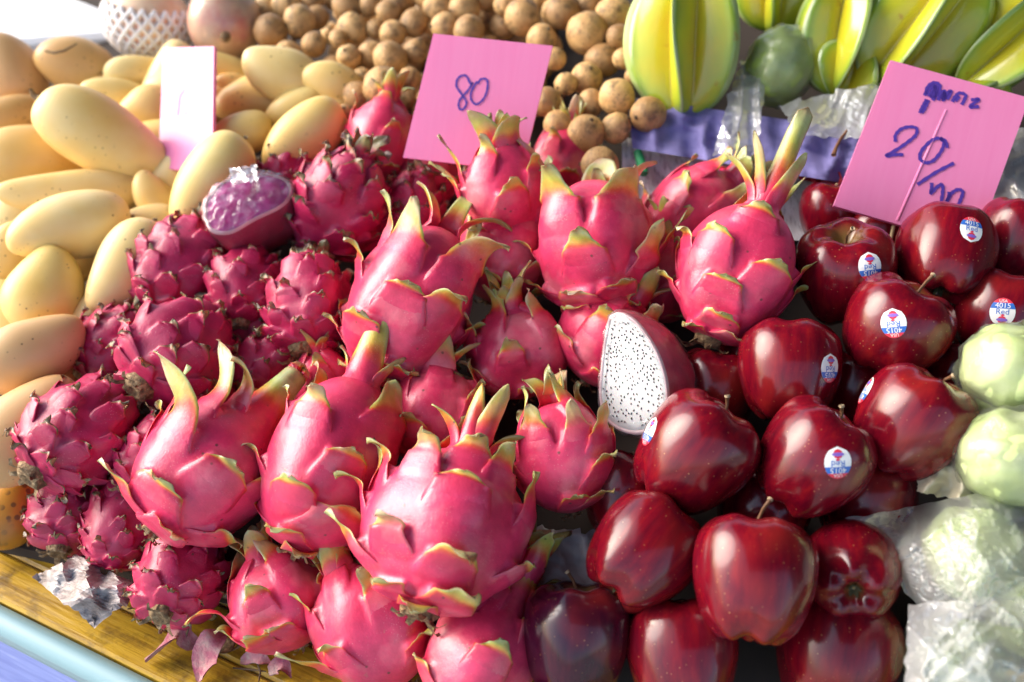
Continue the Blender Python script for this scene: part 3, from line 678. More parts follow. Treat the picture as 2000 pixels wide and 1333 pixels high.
# ------------------------------------------------------------------ cut dragon fruit halves
def cut_fruit(poly, cx, cy, off, nvec, depth, shift, label, flesh, seedy, skin):
    """flat cut face with the fruit's rounded rind behind it"""
    r, u, f = view_frame(cx, cy); z = zpile(cx, cy) + off
    n = (r * nvec[0] + u * nvec[1] - f * nvec[2]).normalized(); o = CAM + ray(cx, cy) * z
    xx = (r - n * r.dot(n)).normalized(); yy = n.cross(xx)
    m = Matrix((xx, yy, n)).transposed().to_4x4(); m.translation = o
    root = thing("cut_dragon_fruit", m, label, "cut fruit", "cut dragon fruit halves")
    pl = []
    for (px, py) in poly:
        d = ray(px, py); t = (o - CAM).dot(n) / d.dot(n); q = CAM + d * t - o; pl.append((q.dot(xx), q.dot(yy)))
    pl.append(pl[0]); sp = spline(pl, 73)[:-1]; c = sp.mean(0)
    if np.sum(sp[:, 0] * np.roll(sp[:, 1], -1) - sp[:, 1] * np.roll(sp[:, 0], -1)) < 0: sp = sp[::-1]
    K = len(sp); sc_ = float(np.abs(sp - c).max())
    V = []; rows = 0
    for k in range(9):                                    # face: rim to centre
        q = 1 - k / 8.0
        for p in sp: V.append((*(c + (p - c) * (0.93 * q)), 0.0010 * (1 - q * q)))
    F = grid_faces(9, K, True)
    me = mesh_of("flesh", V, F, flesh); link("flesh", me, root)
    V = []; prof = [(0.925, 0.0002), (0.96, 0.0016), (0.99, 0.0008), (1.0, -0.002)]
    for q, zz in prof:
        for p in sp: V.append((*(c + (p - c) * q), zz))
    link("rind_edge", mesh_of("rind_edge", V, grid_faces(4, K, True, flip=True), M_RIM), root)
    V = []; rg = random.Random(5)
    for k in range(15):
        a = k / 14 * math.pi / 2
        q = math.cos(a) ** 0.7 if k < 14 else 0.001
        zz = -0.0018 - depth * math.sin(a)
        for j, p in enumerate(sp):
            w_ = 1 + 0.05 * math.sin(j * 0.52 + k) * math.sin(a * 2)
            V.append((*(c + (p - c) * q * w_ + np.array(shift) * (math.sin(a) ** 1.2)), zz))
    link("rind", mesh_of("rind", V, grid_faces(15, K, True, flip=True), skin, {"s": np.zeros(len(V))}), root)
    if seedy:
        V = []; F = []; rg = random.Random(9); pts = []
        tri = 0
        while len(pts) < 200 and tri < 20000:
            tri += 1
            j = rg.randrange(K); q = math.sqrt(rg.random()) * 0.87; p = c + (sp[j] - c) * q
            if mnoise.noise(Vector((p[0] * 110, p[1] * 110, 2.0))) + rg.uniform(-.5, .5) > -0.12 and all((p[0] - a) ** 2 + (p[1] - b) ** 2 > 0.0021 ** 2 for a, b in pts): pts.append((p[0], p[1]))
        for (a, b) in pts:
            t = rg.uniform(0.9, 2.3); L, W = rg.uniform(0.0009, 0.0013), rg.uniform(0.0005, 0.0007); s0 = len(V)
            ca, sa = math.cos(t), math.sin(t)
            for (du, dv, dz) in ((-1, 0, 0), (0, -1, 0), (1, 0, 0), (0, 1, 0), (0, 0, 1)):
                V.append((a + ca * du * L - sa * dv * W, b + sa * du * L + ca * dv * W, 0.0009 + dz * 0.0008))
            F += [(s0, s0 + 1, s0 + 4), (s0 + 1, s0 + 2, s0 + 4), (s0 + 2, s0 + 3, s0 + 4), (s0 + 3, s0, s0 + 4)]
        tag(link("seeds", mesh_of("seeds", V, F, M_SEED), root), kind="stuff")
    # cling film drawn tight over the rind and round the rim
    V = []; rows_ = [(0.80, 0.0022), (0.97, 0.0034), (1.035, 0.0)] + [(math.cos(a) ** 0.7 * 1.05, -depth * 1.05 * math.sin(a)) for a in np.linspace(0.15, 1.5, 9)]
    if not seedy: rows_ = [(q_, 0.0062) for q_ in (0.02, 0.1, 0.2, 0.3, 0.4, 0.5, 0.6, 0.7)] + rows_
    for k, (q, zz) in enumerate(rows_):
        for j, p in enumerate(sp):
            w_ = 1 + 0.035 * mnoise.noise(Vector((j * 0.45, k * 0.6, 3.1)))
            sh = np.array(shift) * (max(0, -zz) / depth)
            V.append((*(c + (p - c) * q * w_ + sh), zz + (0.0022 if seedy else 0.0045) * (mnoise.noise(Vector((j * 0.6, k * 0.9, 7.7))) if seedy else 1.3 * (0.6 - 1.6 * abs(mnoise.noise(Vector((p[0] * q * 95, p[1] * q * 95, 7.7))))))))
    link("cling_film", mesh_of("cling_film", V, grid_faces(len(rows_), K, True, flip=True), M_CLING if seedy else M_GLINT), root)
    return root
cut_fruit([(1190, 618), (1210, 609), (1240, 624), (1266, 655), (1288, 695), (1303, 745), (1305, 795), (1290, 834), (1250, 850), (1210, 842), (1180, 815), (1171, 770), (1176, 700), (1183, 650)], 1240, 740, -0.03,
          (-0.50, 0.05, 0.86), 0.060, (0.006, 0.004), "cut dragon fruit half with white flesh and black seeds, beside the apples", M_FLESHW, True, M_FRESH)
cut_fruit([(398, 428), (402, 392), (440, 352), (500, 338), (555, 348), (572, 372), (552, 402), (500, 428), (450, 455), (412, 452)], 485, 400, -0.055,
          (-0.22, 0.62, 0.75), 0.050, (0.012, -0.006), "cut dragon fruit half with purple flesh under glinting cling film, next to the mangoes", M_FLESHP, False, M_OLD)

# ------------------------------------------------------------------ apples
def apple_mesh(seed):
    rg = np.random.RandomState(seed)
    cp = [(-0.70, 0.0), (-0.73, 0.10), (-0.86, 0.22), (-0.92, 0.36), (-0.88, 0.54), (-0.62, 0.79), (-0.15, 0.96), (0.25, 1.0), (0.60, 0.93), (0.82, 0.72), (0.89, 0.50), (0.83, 0.30), (0.66, 0.14), (0.50, 0.05), (0.46, 0.0)]
    q = spline(cp, 60); q[:, 1] = np.maximum(q[:, 1], 0); nth = 72
    th = np.linspace(0, 2 * math.pi, nth, endpoint=False)
    TH, Z = np.meshgrid(th, q[:, 0]); _, Rr = np.meshgrid(th, q[:, 1])
    lob = np.cos(5 * TH + rg.rand() * 6) ; lo = np.clip((-Z + 0.05) / 0.95, 0, 1) ** 1.3; up = np.clip((Z - 0.3) / 0.6, 0, 1)
    rr = Rr * (1 + 0.035 * lob * lo + 0.022 * lob * up + 0.025 * np.cos(2 * TH + rg.rand() * 6) + 0.015 * np.cos(3 * TH + rg.rand() * 6))
    zz = Z - 0.05 * lob * lo * (Rr > 0.15) * np.clip(Rr * 2.5, 0, 1) + 0.03 * np.cos(TH + rg.rand() * 6) * Rr
    zz = zz + 0.03 * lob * up * np.clip(Rr * 2, 0, 1)
    V = np.stack([rr * np.cos(TH), rr * np.sin(TH), zz], -1).reshape(-1, 3)
    s = np.where(Z > 0.3, np.clip((0.42 - Rr) / 0.42, 0, 1), 0) * 0.9 + np.where(Z < -0.5, np.clip((0.22 - Rr) / 0.22, 0, 1), 0) * 0.8
    return V, grid_faces(len(q), nth, True), s.ravel()
APPLES = [apple_mesh(k) for k in range(6)]
def text_mesh(body):
    cu = bpy.data.curves.new("t", 'FONT'); cu.body = body; cu.align_x = 'CENTER'; cu.align_y = 'CENTER'; cu.size = 1.0; cu.resolution_u = 3
    o = bpy.data.objects.new("t", cu); COL.objects.link(o)
    bpy.context.view_layer.update()
    me = bpy.data.meshes.new_from_object(o.evaluated_get(bpy.context.evaluated_depsgraph_get()))
    V = [(v.co.x, v.co.y) for v in me.vertices]; F = [tuple(p.vertices) for p in me.polygons]
    bpy.data.objects.remove(o); bpy.data.meshes.remove(me); bpy.data.curves.remove(cu)
    return V, F
TXT = {k: text_mesh(k) for k in ("4015", "Red", "USA")}
def disc(cx, cy, rx, ry, n=28, rings=4, y0=None, y1=None):
    """flat ellipse (optionally only the band between y0 and y1) as a fine grid"""
    V = []; F = []
    ya, yb = (cy - ry if y0 is None else y0), (cy + ry if y1 is None else y1)
    m = 9
    for i in range(rings * 2 + 1):
        y = ya + (yb - ya) * i / (rings * 2); k = max(0.0, 1 - ((y - cy) / ry) ** 2); hw = rx * math.sqrt(k)
        for j in range(m): V.append((cx + hw * (2 * j / (m - 1) - 1), y))
    return V, grid_faces(rings * 2 + 1, m)
GA = "dark red apples heaped on the stall"
def apple(x, y, off, w_, h_, ang, tilt, seed, label, sticker=None, stem=0.5, spin=0):
    z = (ztab(x, y, off[0]) if isinstance(off, tuple) else zpile(x, y) + off)
    R = 0.5 * w_ * z / FPX * 0.985; Hs = 0.5 * h_ * z / FPX / 0.92
    Hs = min(max(Hs, R * 0.92), R * 1.06)
    m = pose(x, y, z, ang, tilt, spin)
    root = thing("apple", m, label, "apple", GA)
    V, F, s = APPLES[seed % 6]; V = V * np.array([R, R, Hs])
    me = mesh_of("apple_flesh", V, F, M_APPLE_DARK if "nearly black" in label else M_APPLE, {"s": s}); link("fruit", me, root)
    rg = random.Random(seed * 5 + 1)
    if stem:
        d = rg.uniform(0, 6.28); b = 0.28 * stem
        pts = [(0, 0, 0.44 * Hs), (0.02 * R, 0, 0.7 * Hs)] + [(math.cos(d) * b * R * q * q, math.sin(d) * b * R * q * q, (0.7 + stem * 0.62 * q) * Hs) for q in (0.35, 0.7, 1.0)]
        Vv, Ff = tube(pts, [0.034 * R, 0.030 * R, 0.028 * R, 0.03 * R, 0.036 * R]); so_ = link("stem", mesh_of("stem", Vv, Ff, M_ASTEM), root)
        e = Vector(pts[-1]); e2 = e + (Vector(pts[-1]) - Vector(pts[-2])).normalized() * 0.05 * R
        Vv, Ff = tube([e, e + (e2 - e) * 0.5, e2], [0.040 * R, 0.056 * R, 0.046 * R]); link("stem_tip", mesh_of("stem_tip", Vv, Ff, M_ASTEM_TIP), so_)
    Vv = []; Ff = []
    for j in range(5):                                     # dried calyx leaves in the basin
        a = j * 1.2566 + 0.3; b = len(Vv); c_, s_ = math.cos(a), math.sin(a)
        for (rr, ww, zz) in ((0.03, 0.05, -0.715), (0.10, 0.045, -0.79), (0.13, 0.012, -0.87)):
            for e in (-1, 1): Vv.append(((rr * c_ - e * ww * s_) * R, (rr * s_ + e * ww * c_) * R, zz * Hs))
        Ff += [(b, b + 1, b + 3, b + 2), (b + 2, b + 3, b + 5, b + 4)]
    link("calyx", mesh_of("calyx", Vv, Ff, M_CALYX), root)
    if sticker:
        px, py, rot = sticker
        bvh = BVHTree.FromPolygons([Vector(v) for v in V], F); mi = m.inverted(); r3 = mi.to_3x3()
        o = mi @ CAM; dv = (r3 @ ray(px, py)).normalized()
        hit, n, _, _ = bvh.ray_cast(o, dv)
        if hit is None: print("sticker misses", label); return root
        if n.dot(dv) > 0: n = -n
        rr_, uu_, ff_ = view_frame(px, py)
        up = r3 @ (rr_ * math.cos(R_(rot)) + uu_ * math.sin(R_(rot))); Y = (up - n * up.dot(n)).normalized(); X = Y.cross(n)
        def lay(name, Vf, mat, lift, parent):
            V2, F2 = Vf; out = []
            for (a, b) in V2:
                p = hit + X * a + Y * b + n * 0.012
                q, nn, _, _ = bvh.ray_cast(p, -n)
                if q is None: q = hit + X * a + Y * b; nn = n
                out.append(tuple(q + n * lift))
            return link(name, mesh_of(name, out, F2, mat, smooth=False), parent)
        S = 0.0083
        st = lay("sticker", disc(0, 0, S, S * 1.22), M_ST_WHITE, 0.00025, root)
        lay("sticker_band", disc(0, 0, S * 0.995, S * 1.215, y0=S * 0.30, y1=S * 0.80), M_ST_BLUE, 0.00040, st)
        lay("sticker_cap", disc(0, 0, S * 0.995, S * 1.215, y0=S * 0.80, y1=S * 1.212), M_ST_RED, 0.00040, st)
        tx = lambda k, sz, cy: ([(a * sz, b * sz + cy) for a, b in TXT[k][0]], TXT[k][1])
        lay("numerals", tx("4015", S * 0.62, S * 0.55), M_ST_WHITE, 0.00056, st)
        lay("country_letters", tx("USA", S * 0.36, S * 0.95), M_ST_WHITE, 0.00056, st)
        lay("variety_letters", tx("Red", S * 0.68, S * 0.02), M_ST_BLUE, 0.00042, st)
        lay("emblem", disc(0, -S * 0.68, S * 0.33, S * 0.36), M_ST_RED, 0.00042, st)
        lay("emblem_band", disc(0, -S * 0.66, S * 0.44, S * 0.15), M_ST_VIOLET, 0.00056, st)
        lay("emblem_leaf", disc(S * 0.02, -S * 0.26, S * 0.16, S * 0.07), M_ST_RED, 0.00042, st)
    return root
D_ = -90
apple(1650, 535, -0.012, 192, 205, 88, 30, 0, "shiny apple with its stem hollow tilted to the front, right of the long-stalked dragon fruit", (1700, 521, D_ + 5), 0.5)
apple(1845, 500, -0.018, 190, 200, 82, -32, 1, "freckled apple showing its blossom end, at the foot of the card marked 20", (1898, 448, 75), 0)
apple(1750, 640, -0.024, 212, 180, 60, 6, 2, "apple with a central oval sticker and thin upright stem, below the freckled one", (1745, 632, D_ + 5), 0.8)
apple(1540, 722, -0.012, 200, 205, 88, -8, 3, "round apple with a sticker on its right rim, below the stem-hollow apple", (1622, 720, D_), 0.25)
apple(1780, 825, -0.022, 212, 225, 58, 4, 4, "apple with a left-rim sticker and a stem at upper right, above the bag", (1690, 762, D_ - 15), 0.55)
apple(1357, 885, -0.026, 228, 232, 52, 8, 5, "purple-red apple touching the cut white-fleshed half", (1268, 842, D_ - 30), 0.55)
apple(1588, 897, -0.028, 216, 235, 55, 6, 1, "apple with a sticker low on its right side, in the middle of the apple heap", (1637, 905, D_ + 5), 0.5)
apple(1258, 1078, -0.008, 218, 225, 50, -14, 2, "orange-flecked apple leaning with its lobed end down left", None, 0)
apple(1470, 1128, -0.026, 242, 250, 86, -4, 3, "big glossy cherry-red apple with a long thin stem straight up", None, 0.85)
apple(1662, 1118, 0.008, 195, 215, 100, -66, 4, "dull apple showing its hollow end beside the torn plastic bag", None, 0)
apple(1125, 1248, (0.075,), 218, 215, 88, 12, 5, "nearly black purple apple at the bottom, right of the long-necked dragon fruit", None, 0.65)
apple(1332, 1278, (0.078,), 220, 215, 92, 0, 0, "apple at the bottom edge between the purple and the big cherry-red one", None, 0.2)
apple(1635, 1274, (0.075,), 242, 225, 80, 5, 1, "large apple at the bottom edge nearest the guavas", None, 0.2)
apple(1222, 965, 0.03, 170, 190, 80, 0, 2, "apple peeping out between the purple-red and the orange-flecked one", None, 0.3)
apple(1395, 765, 0.035, 165, 160, 80, 0, 3, "shaded apple just right of the cut white-fleshed half", None, 0.3)
apple(1665, 765, 0.035, 160, 160, 80, 0, 4, "shaded apple sunk between four stickered apples", None, 0.3)
apple(1985, 468, 0.0, 160, 185, 75, 0, 5, "dark apple cut off by the right edge, under the card marked 20", None, 0)
apple(1945, 615, 0.008, 170, 170, 70, -10, 0, "shaded apple with an upright sticker at the right edge, above the guava", (1958, 610, 85), 0)
apple(1690, 980, 0.03, 190, 170, 80, 0, 1, "shaded apple under the middle stickered one, touching the bag's corner", None, 0)
apple(1490, 1000, 0.035, 190, 160, 80, 0, 2, "shaded apple behind the big cherry-red one's stem", None, 0)
apple(1620, 415, 0.025, 120, 110, 80, 0, 3, "dark apple at the lower left corner of the card marked 20", None, 0.3)
apple(1712, 462, 0.035, 130, 110, 80, 0, 4, "shaded apple behind the stick of the card marked 20", None, 0)
apple(1865, 745, 0.03, 150, 150, 80, 0, 5, "shaded apple between the guava and the two right-hand stickered apples", None, 0)
apple(1462, 690, 0.03, 110, 130, 80, 0, 0, "sliver of red apple left of the round right-rim-stickered apple", None, 0)

# ------------------------------------------------------------------ mangoes
def mango_mesh(seed):
    rg = np.random.RandomState(seed); n, nth = 40, 40
    t = np.linspace(0, 1, n); th = np.linspace(0, 2 * math.pi, nth, endpoint=False)
    TT, TH = np.meshgrid(t, th, indexing='ij'); ph = TT * math.pi
    r = np.sin(ph) ** 0.82 * (1 + (0.13 + 0.08 * rg.rand()) * np.cos(ph)); z = -np.cos(ph)     # fat stem end (t small), slim beak
    bx = (0.17 + 0.12 * rg.rand()) * np.clip(z, 0, 1) ** 2 - 0.07 * z ** 2
    flat = 0.86 + 0.06 * rg.rand()
    r = r * (1 + 0.02 * np.cos(2 * TH + rg.rand() * 6) + 0.012 * np.cos(3 * TH + 4 * TT + rg.rand() * 6))
    return np.stack([r * np.cos(TH), r * np.sin(TH) , z], -1), bx, flat
MANGOS = [mango_mesh(k) for k in range(5)]
MF = grid_faces(40, 40, True)
GM = "yellow mangoes heaped at the left"
def mango(x, y, off, l_, w_, ang, tilt, seed, label, mat=None, stalk=0, spin=None, group=GM):
    z = (ztab(x, y, off[0]) if isinstance(off, tuple) else zpile(x, y) + off)
    R = 0.475 * w_ * z / FPX; H = 0.51 * l_ * z / FPX
    base, bx, fl = MANGOS[seed % 5]; V = base * np.array([R, R, H])
    sg = 1 if seed % 2 else -1
    V[..., 1] += sg * bx * R * 1.6; V[..., 0] *= fl
    m = pose(x, y, z, ang, tilt, 0 if spin is None else spin)
    me = mesh_of("mango", V.reshape(-1, 3), MF, mat or M_MANGO)
    root = thing("mango", m, label, "mango", group); link("fruit", me, root)
    p = Vector((0, -sg * 0.05 * R * 1.6, -H))
    L = 0.10 if not stalk else stalk
    Vv, Ff = tube([p + Vector((0, 0, 0.02 * H)), p - Vector((0, 0, L * 0.5 * R)), p - Vector((0, 0.1 * R, L * R))], [0.10 * R, 0.075 * R, 0.05 * R])
    link("stalk", mesh_of("stalk", Vv, Ff, M_STUB), root)
    return root
BUR = "yellow mango mostly buried under the others in the mango heap"
for (x, y, o, l_, w_, a, ti, lb, mt, stk) in [
    (205, 272, -0.035, 268, 148, -32, 5, "big pale mango on top with a short brown stalk, left of the narrow pink card", M_MANGO, 0.28),
    (72, 308, -0.005, 185, 128, 10, 0, "mango at the left edge just under the stalked one's left flank", M_MANGO, 0),
    (140, 378, -0.012, 262, 92, 188, 0, "slender mango with its beak pointing left, under the stalked one", M_MANGO, 0),
    (135, 442, -0.035, 226, 136, 190, 5, "pale mango lying across the heap below the slender one", M_MANGO, 0),
    (92, 572, -0.01, 175, 150, 60, 0, "yellow mango standing below the pale crosswise one", M_MANGO, 0),
    (248, 522, -0.015, 205, 122, 245, 5, "long mango leaning against the knobbly dragon fruit", M_MANGO, 0),
    (68, 690, -0.022, 200, 142, 20, 0, "tan speckled mango at the left edge above the orange one", M_MANGO_TAN, 0),
    (55, 838, -0.008, 240, 165, 40, 0, "orange-tan mango at the left edge beside the big knobbly dragon fruit", M_MANGO_TAN, 0),
    (10, 1000, (0.032,), 145, 130, 80, 0, "orange mango with black spots on the slats at the left edge", M_MANGO_SPOT, 0),
    (8, 505, 0.005, 150, 90, 80, 0, "orange-yellow mango cut off by the left edge beside the pale crosswise one", M_MANGO, 0),
    (408, 362, -0.022, 225, 128, 233, 5, "mango leaning on the cut purple dragon fruit, at the foot of the narrow pink card", M_MANGO, 0),
    (590, 268, -0.012, 190, 112, 215, 5, "mango at upper right of the heap, above the dark dragon fruit", M_MANGO, 0),
    (548, 148, -0.012, 150, 112, 170, 0, "mango directly under the leftmost longkong bunch", M_MANGO, 0),
    (648, 162, 0.0, 115, 88, 150, 0, "mango at the right end of the heap touching the longkong", M_MANGO, 0),
    (470, 262, 0.0, 125, 85, 195, 0, "pink-tinged mango just right of the narrow pink card", M_MANGO, 0),
    (478, 205, 0.045, 130, 78, 170, 0, "mango right of the narrow pink card, above the pink-tinged one", M_MANGO, 0),
    (286, 222, 0.02, 120, 100, 220, 0, "mango tucked behind the narrow pink card's left edge", M_MANGO, 0),
    (232, 188, 0.015, 140, 72, 165, 0, "mango behind the stalked one, left of the narrow pink card", M_MANGO, 0),
    (272, 142, 0.02, 130, 66, 5, 0, "mango below the foam-netted fruit", M_MANGO, 0),
    (445, 138, 0.02, 100, 60, 160, 0, "mango below the film-wrapped pink fruit", M_MANGO, 0),
    (462, 170, 0.02, 80, 55, 150, 0, "small mango between the film-wrapped fruit and the longkong-shaded mango", M_MANGO, 0),
    (578, 215, 0.015, 125, 80, 200, 0, "mango in the gap above the upper right one", M_MANGO, 0),
    (632, 222, 0.02, 110, 60, 190, 0, "mango behind the upper right one, beside the longkong", M_MANGO, 0),
    (38, 228, 0.01, 150, 90, 20, 0, "tan mango at the left edge between the two large tan fruits and the stalked one", M_MANGO_TAN, 0),
    (25, 142, -0.005, 150, 128, 100, 0, "large tan mango in the upper left corner", M_MANGO_TAN, 0),
    (148, 128, 0.0, 140, 118, 150, 0, "large tan mango with a dark scratch, second from the upper left corner", M_MANGO_TAN, 0),
    (300, 388, 0.015, 110, 75, 130, 0, "pink-lit mango between the pale crosswise and the card-foot mango", M_MANGO, 0),
    (285, 440, 0.02, 130, 80, 190, 0, "mango above the long leaning one", M_MANGO, 0),
    (178, 628, 0.02, 120, 80, 70, 0, "mango in the gap above the small dusky dragon fruit", M_MANGO, 0),
    (345, 345, 0.025, 120, 90, 60, 0, "mango directly under the lower edge of the narrow pink card", M_MANGO, 0),
    (262, 255, 0.03, 90, 70, 120, 0, "small pinkish mango beside the narrow pink card's lower left", M_MANGO, 0),
]:
    mango(x, y, o, l_, w_, a, ti, len(bpy.data.objects) % 7, lb, mt, stk)
for (x, y, lb) in ((60, 400, "buried mango showing between the slender and the pale crosswise one at left"), (180, 480, "buried mango under the right end of the pale crosswise one"), (30, 640, "buried mango just above the tan speckled one"),
                   (230, 330, "buried mango under the tip of the stalked one"), (330, 290, "buried mango behind the lower half of the narrow pink card"), (400, 430, "buried mango deep behind the cut purple dragon fruit"),
                   (520, 200, "buried mango below the longkong-shaded one"), (380, 190, "buried mango behind the middle of the narrow pink card"),
                   (120, 760, "buried mango between the two orange-tan ones at left"), (340, 180, "buried mango behind the top of the narrow pink card")):
    mango(x, y, 0.045, 190, 120, random.Random(x).uniform(0, 180), 0, x % 5, lb, M_MANGO, 0, group="buried mangoes")

# scratch on the tan mango belongs to its skin: thin dark stem lying on it
Vv, Ff = tube([P(88, 100, -0.058), P(105, 104, -0.062), P(125, 100, -0.064), P(150, 86, -0.060)], [0.0009, 0.0012, 0.0012, 0.0007])
tan_ = [o for o in bpy.data.objects if str(o.get("label", "")).startswith("large tan mango with a dark")][0]
o = link("scratch", mesh_of("scratch", Vv, Ff, M_TWIG), tan_); o.matrix_parent_inverse = tan_.matrix_world.inverted()

# ------------------------------------------------------------------ fruit in foam net and film, upper left
def ellipsoid(rx, ry, rz, n=24, m=32, amp=0.0, fr=3.0, seed=0):
    V = []
    for i in range(n):
        p = math.pi * i / (n - 1)
        for j in range(m):
            t = 2 * math.pi * j / m; d = Vector((math.sin(p) * math.cos(t), math.sin(p) * math.sin(t), -math.cos(p)))
            k = 1 + amp * mnoise.noise(d * fr + Vector((seed * 3.3, 0, seed)))
            V.append((d.x * rx * k, d.y * ry * k, d.z * rz * k))
    return V, grid_faces(n, m, True)
def blob(name, x, y, z, w_, h_, mat, label, cat, ang=90, tilt=0, amp=0.03, fr=2.0, seed=0, group=None):
    rx, rz = 0.5 * w_ * z / FPX, 0.5 * h_ * z / FPX
    root = thing(name, pose(x, y, z, ang, tilt), label, cat, group)
    V, F = ellipsoid(rx, rx, rz, amp=amp, fr=fr, seed=seed); link("fruit", mesh_of("fruit", V, F, mat), root)
    return root, rx, rz
fr, rx, rz = blob("netted_fruit", 290, 40, zpile(290, 40) + 0.01, 165, 145, M_POME, "peach-coloured round fruit in a white foam net sleeve, upper left", "fruit", tilt=10, seed=1)
V = []; F = []
for d in (1, -1):
    for k in range(24):
        pts = []
        for q in range(12):
            p = 0.25 + q / 11 * 1.75; t = k * 2 * math.pi / 24 + d * q * 0.11
            pts.append((rx * 1.035 * math.sin(p) * math.cos(t), rx * 1.035 * math.sin(p) * math.sin(t), -rz * 1.035 * math.cos(p)))
        b = len(V); v, f = tube(pts, 0.0026, 5, False); V += v; F += [tuple(i + b for i in q) for q in f]
o = link("foam_net", mesh_of("foam_net", V, F, M_NET), fr); tag(o, kind="stuff")
fr, rx, rz = blob("wrapped_fruit", 440, 45, zpile(440, 45) + 0.0, 140, 150, M_POME, "pink and yellow round fruit with a dark scar in clear film, beside the netted one", "fruit", seed=2)
V, F = ellipsoid(rx * 1.03, rx * 1.03, rz * 1.03, amp=0.05, fr=5, seed=4); link("cling_film", mesh_of("cling_film", V, F, M_CLING), fr)
V, F = ellipsoid(0.004, 0.0055, 0.0055, 10, 12); V = [(v[0] + rx * 0.985, v[1], v[2] - rz * 0.34) for v in V]; link("blossom_scar", mesh_of("blossom_scar", V, F, M_STUB), fr)

# ------------------------------------------------------------------ longkong
def lk_mesh(seed):
    V, F = ellipsoid(1, 1, 1.07, 20, 28, 0.05, 1.7, seed)
    return V, F
LKM = []
for k in range(4):
    V, F = lk_mesh(k); LKM.append(mesh_of("longkong", V, F, M_LONG))
V, F = tube([(0, 0, 1.0), (0, 0, 1.1), (0.03, 0, 1.17)], [0.16, 0.12, 0.07], 7); LKC = mesh_of("calyx", V, F, M_TWIG)
c2 = [(80,30,80),(110,160,80),(90,320,65),(30,220,50),(210,30,60),(310,70,65),(360,15,70),(455,130,75),(235,165,50),(335,190,70),(215,300,65),(320,330,90),(460,290,65),(275,480,100),(430,440,60),(165,430,50),(140,540,80),(75,640,55),
      (590,50,85),(735,50,80),(630,150,75),(760,170,80),(860,100,65),(960,30,60),(1060,100,95),(950,150,75),(1165,220,80),(520,-10,60),(660,-30,70),(860,-20,75),
      (1280,70,90),(1420,30,80),(1420,190,110),(1570,80,95),(1600,210,70),(1350,-30,80),(1500,-30,80)]
loose = [(1505,340,92,"longkong hanging lowest under the right-hand bunch"),(1415,440,85,"longkong right of the card marked 80, above the twin pair"),(1440,575,70,"small longkong left of the big round one beside the star fruit"),(1585,545,95,"big round longkong left of the large star fruit's tip"),
         (1760,640,95,"longkong resting on the violet cloth by the large star fruit"),(1580,715,80,"longkong with a dark navel, second from the violet cloth"),(1410,750,100,"large longkong at the front of the loose ones, above the last one"),(1260,700,80,"brownish longkong behind the card marked 80's right foot"),
         (1195,570,80,"longkong half hidden by the right edge of the card marked 80"),(1490,920,95,"lowest longkong, behind the plump dragon fruit's crown"),(1680,430,50,"small longkong against the large star fruit's left flank"),(1620,330,55,"longkong shaded under the right-hand bunch"),
         (1300,470,60,"dark longkong deep between the card marked 80 and the loose ones"),(1700,200,70,"brown longkong behind the large star fruit's shoulder"),(1790,20,70,"brown longkong at the top edge left of the large star fruit"),(1240,330,60,"longkong peeping past the upper right edge of the card marked 80")]
c1 = [(1490,50,70),(1510,180,90),(1600,40,80),(1670,120,85),(1750,250,65),(1770,100,65),(1740,10,60),(1610,300,70),(1560,-30,70),(1680,-20,60)]
def src(c, X, Y): return ((650 if c == 2 else 0) + X / 2.857, Y / 2.857)
ent = []
for (X, Y, r) in c1: ent.append([*src(1, X, Y), r / 2.857, "A"])
for k, (X, Y, r) in enumerate(c2): ent.append([*src(2, X, Y), r / 2.857, "B" if k < 18 else ("C" if k < 30 else "D")])
for (X, Y, r, lb) in loose: ent.append([*src(2, X, Y), r / 2.857, lb])
rg = random.Random(12)
for gy in range(7):                                        # the next layer down, seen in the gaps
    for gx in range(14):
        x = 655 + gx * 31 + rg.uniform(-9, 9) + (gy % 2) * 18; y = -8 + gy * 34 + rg.uniform(-8, 8)
        if x > 1075 and y > 110: continue
        if y > 200 and x < 700: continue
        ent.append([x, y, rg.uniform(21, 27), "B" if x < 800 else ("C" if x < 1020 else "D"), 0.03])
E = []
for e in ent:
    x, y, r = e[:3]; off = (e[4] if len(e) > 4 else rg.uniform(-0.006, 0.008) - (r - 26) * 0.0006)
    z = zpile(x, y) + off + 0.0; E.append([x, y, z, r * 1.05 * z / FPX, e[3]])
for it in range(40):                                       # settle: push touching fruit apart in depth
    for i in range(len(E)):
        for j in range(i):
            a, b = E[i], E[j]; d = (CAM + ray(a[0], a[1]) * a[2]) - (CAM + ray(b[0], b[1]) * b[2]); mn = (a[3] + b[3]) * 0.93
            if d.length < mn:
                q = (mn - d.length) * 0.35
                if a[2] > b[2]: a[2] += q
                else: b[2] += q
BL = {"A": "longkong bunch hanging at the far left of the row, over the mangoes", "B": "longkong bunch left of the card marked 80, beside the mangoes", "C": "longkong bunch behind the top of the card marked 80", "D": "longkong bunch with large pale fruit right of the card marked 80"}
GL = "bunches of longkong at the back"
roots = {}
for k, v in BL.items():
    mem = [e for e in E if e[4] == k]; cx = sum(e[0] for e in mem) / len(mem); cy = min(e[1] for e in mem); cz = max(e[2] for e in mem)
    p0 = CAM + ray(cx, cy) * cz
    roots[k] = thing("longkong_bunch", Matrix.Translation(p0), v, "longkong bunch", GL)
    pts = []
    for q in range(5):
        yy = cy + (max(e[1] for e in mem) - cy) * q / 4; pts.append(CAM + ray(cx, yy) * (cz + 0.005) - p0)
    Vv, Ff = tube(pts, 0.003); link("stalk", mesh_of("stalk", Vv, Ff, M_TWIG), roots[k])
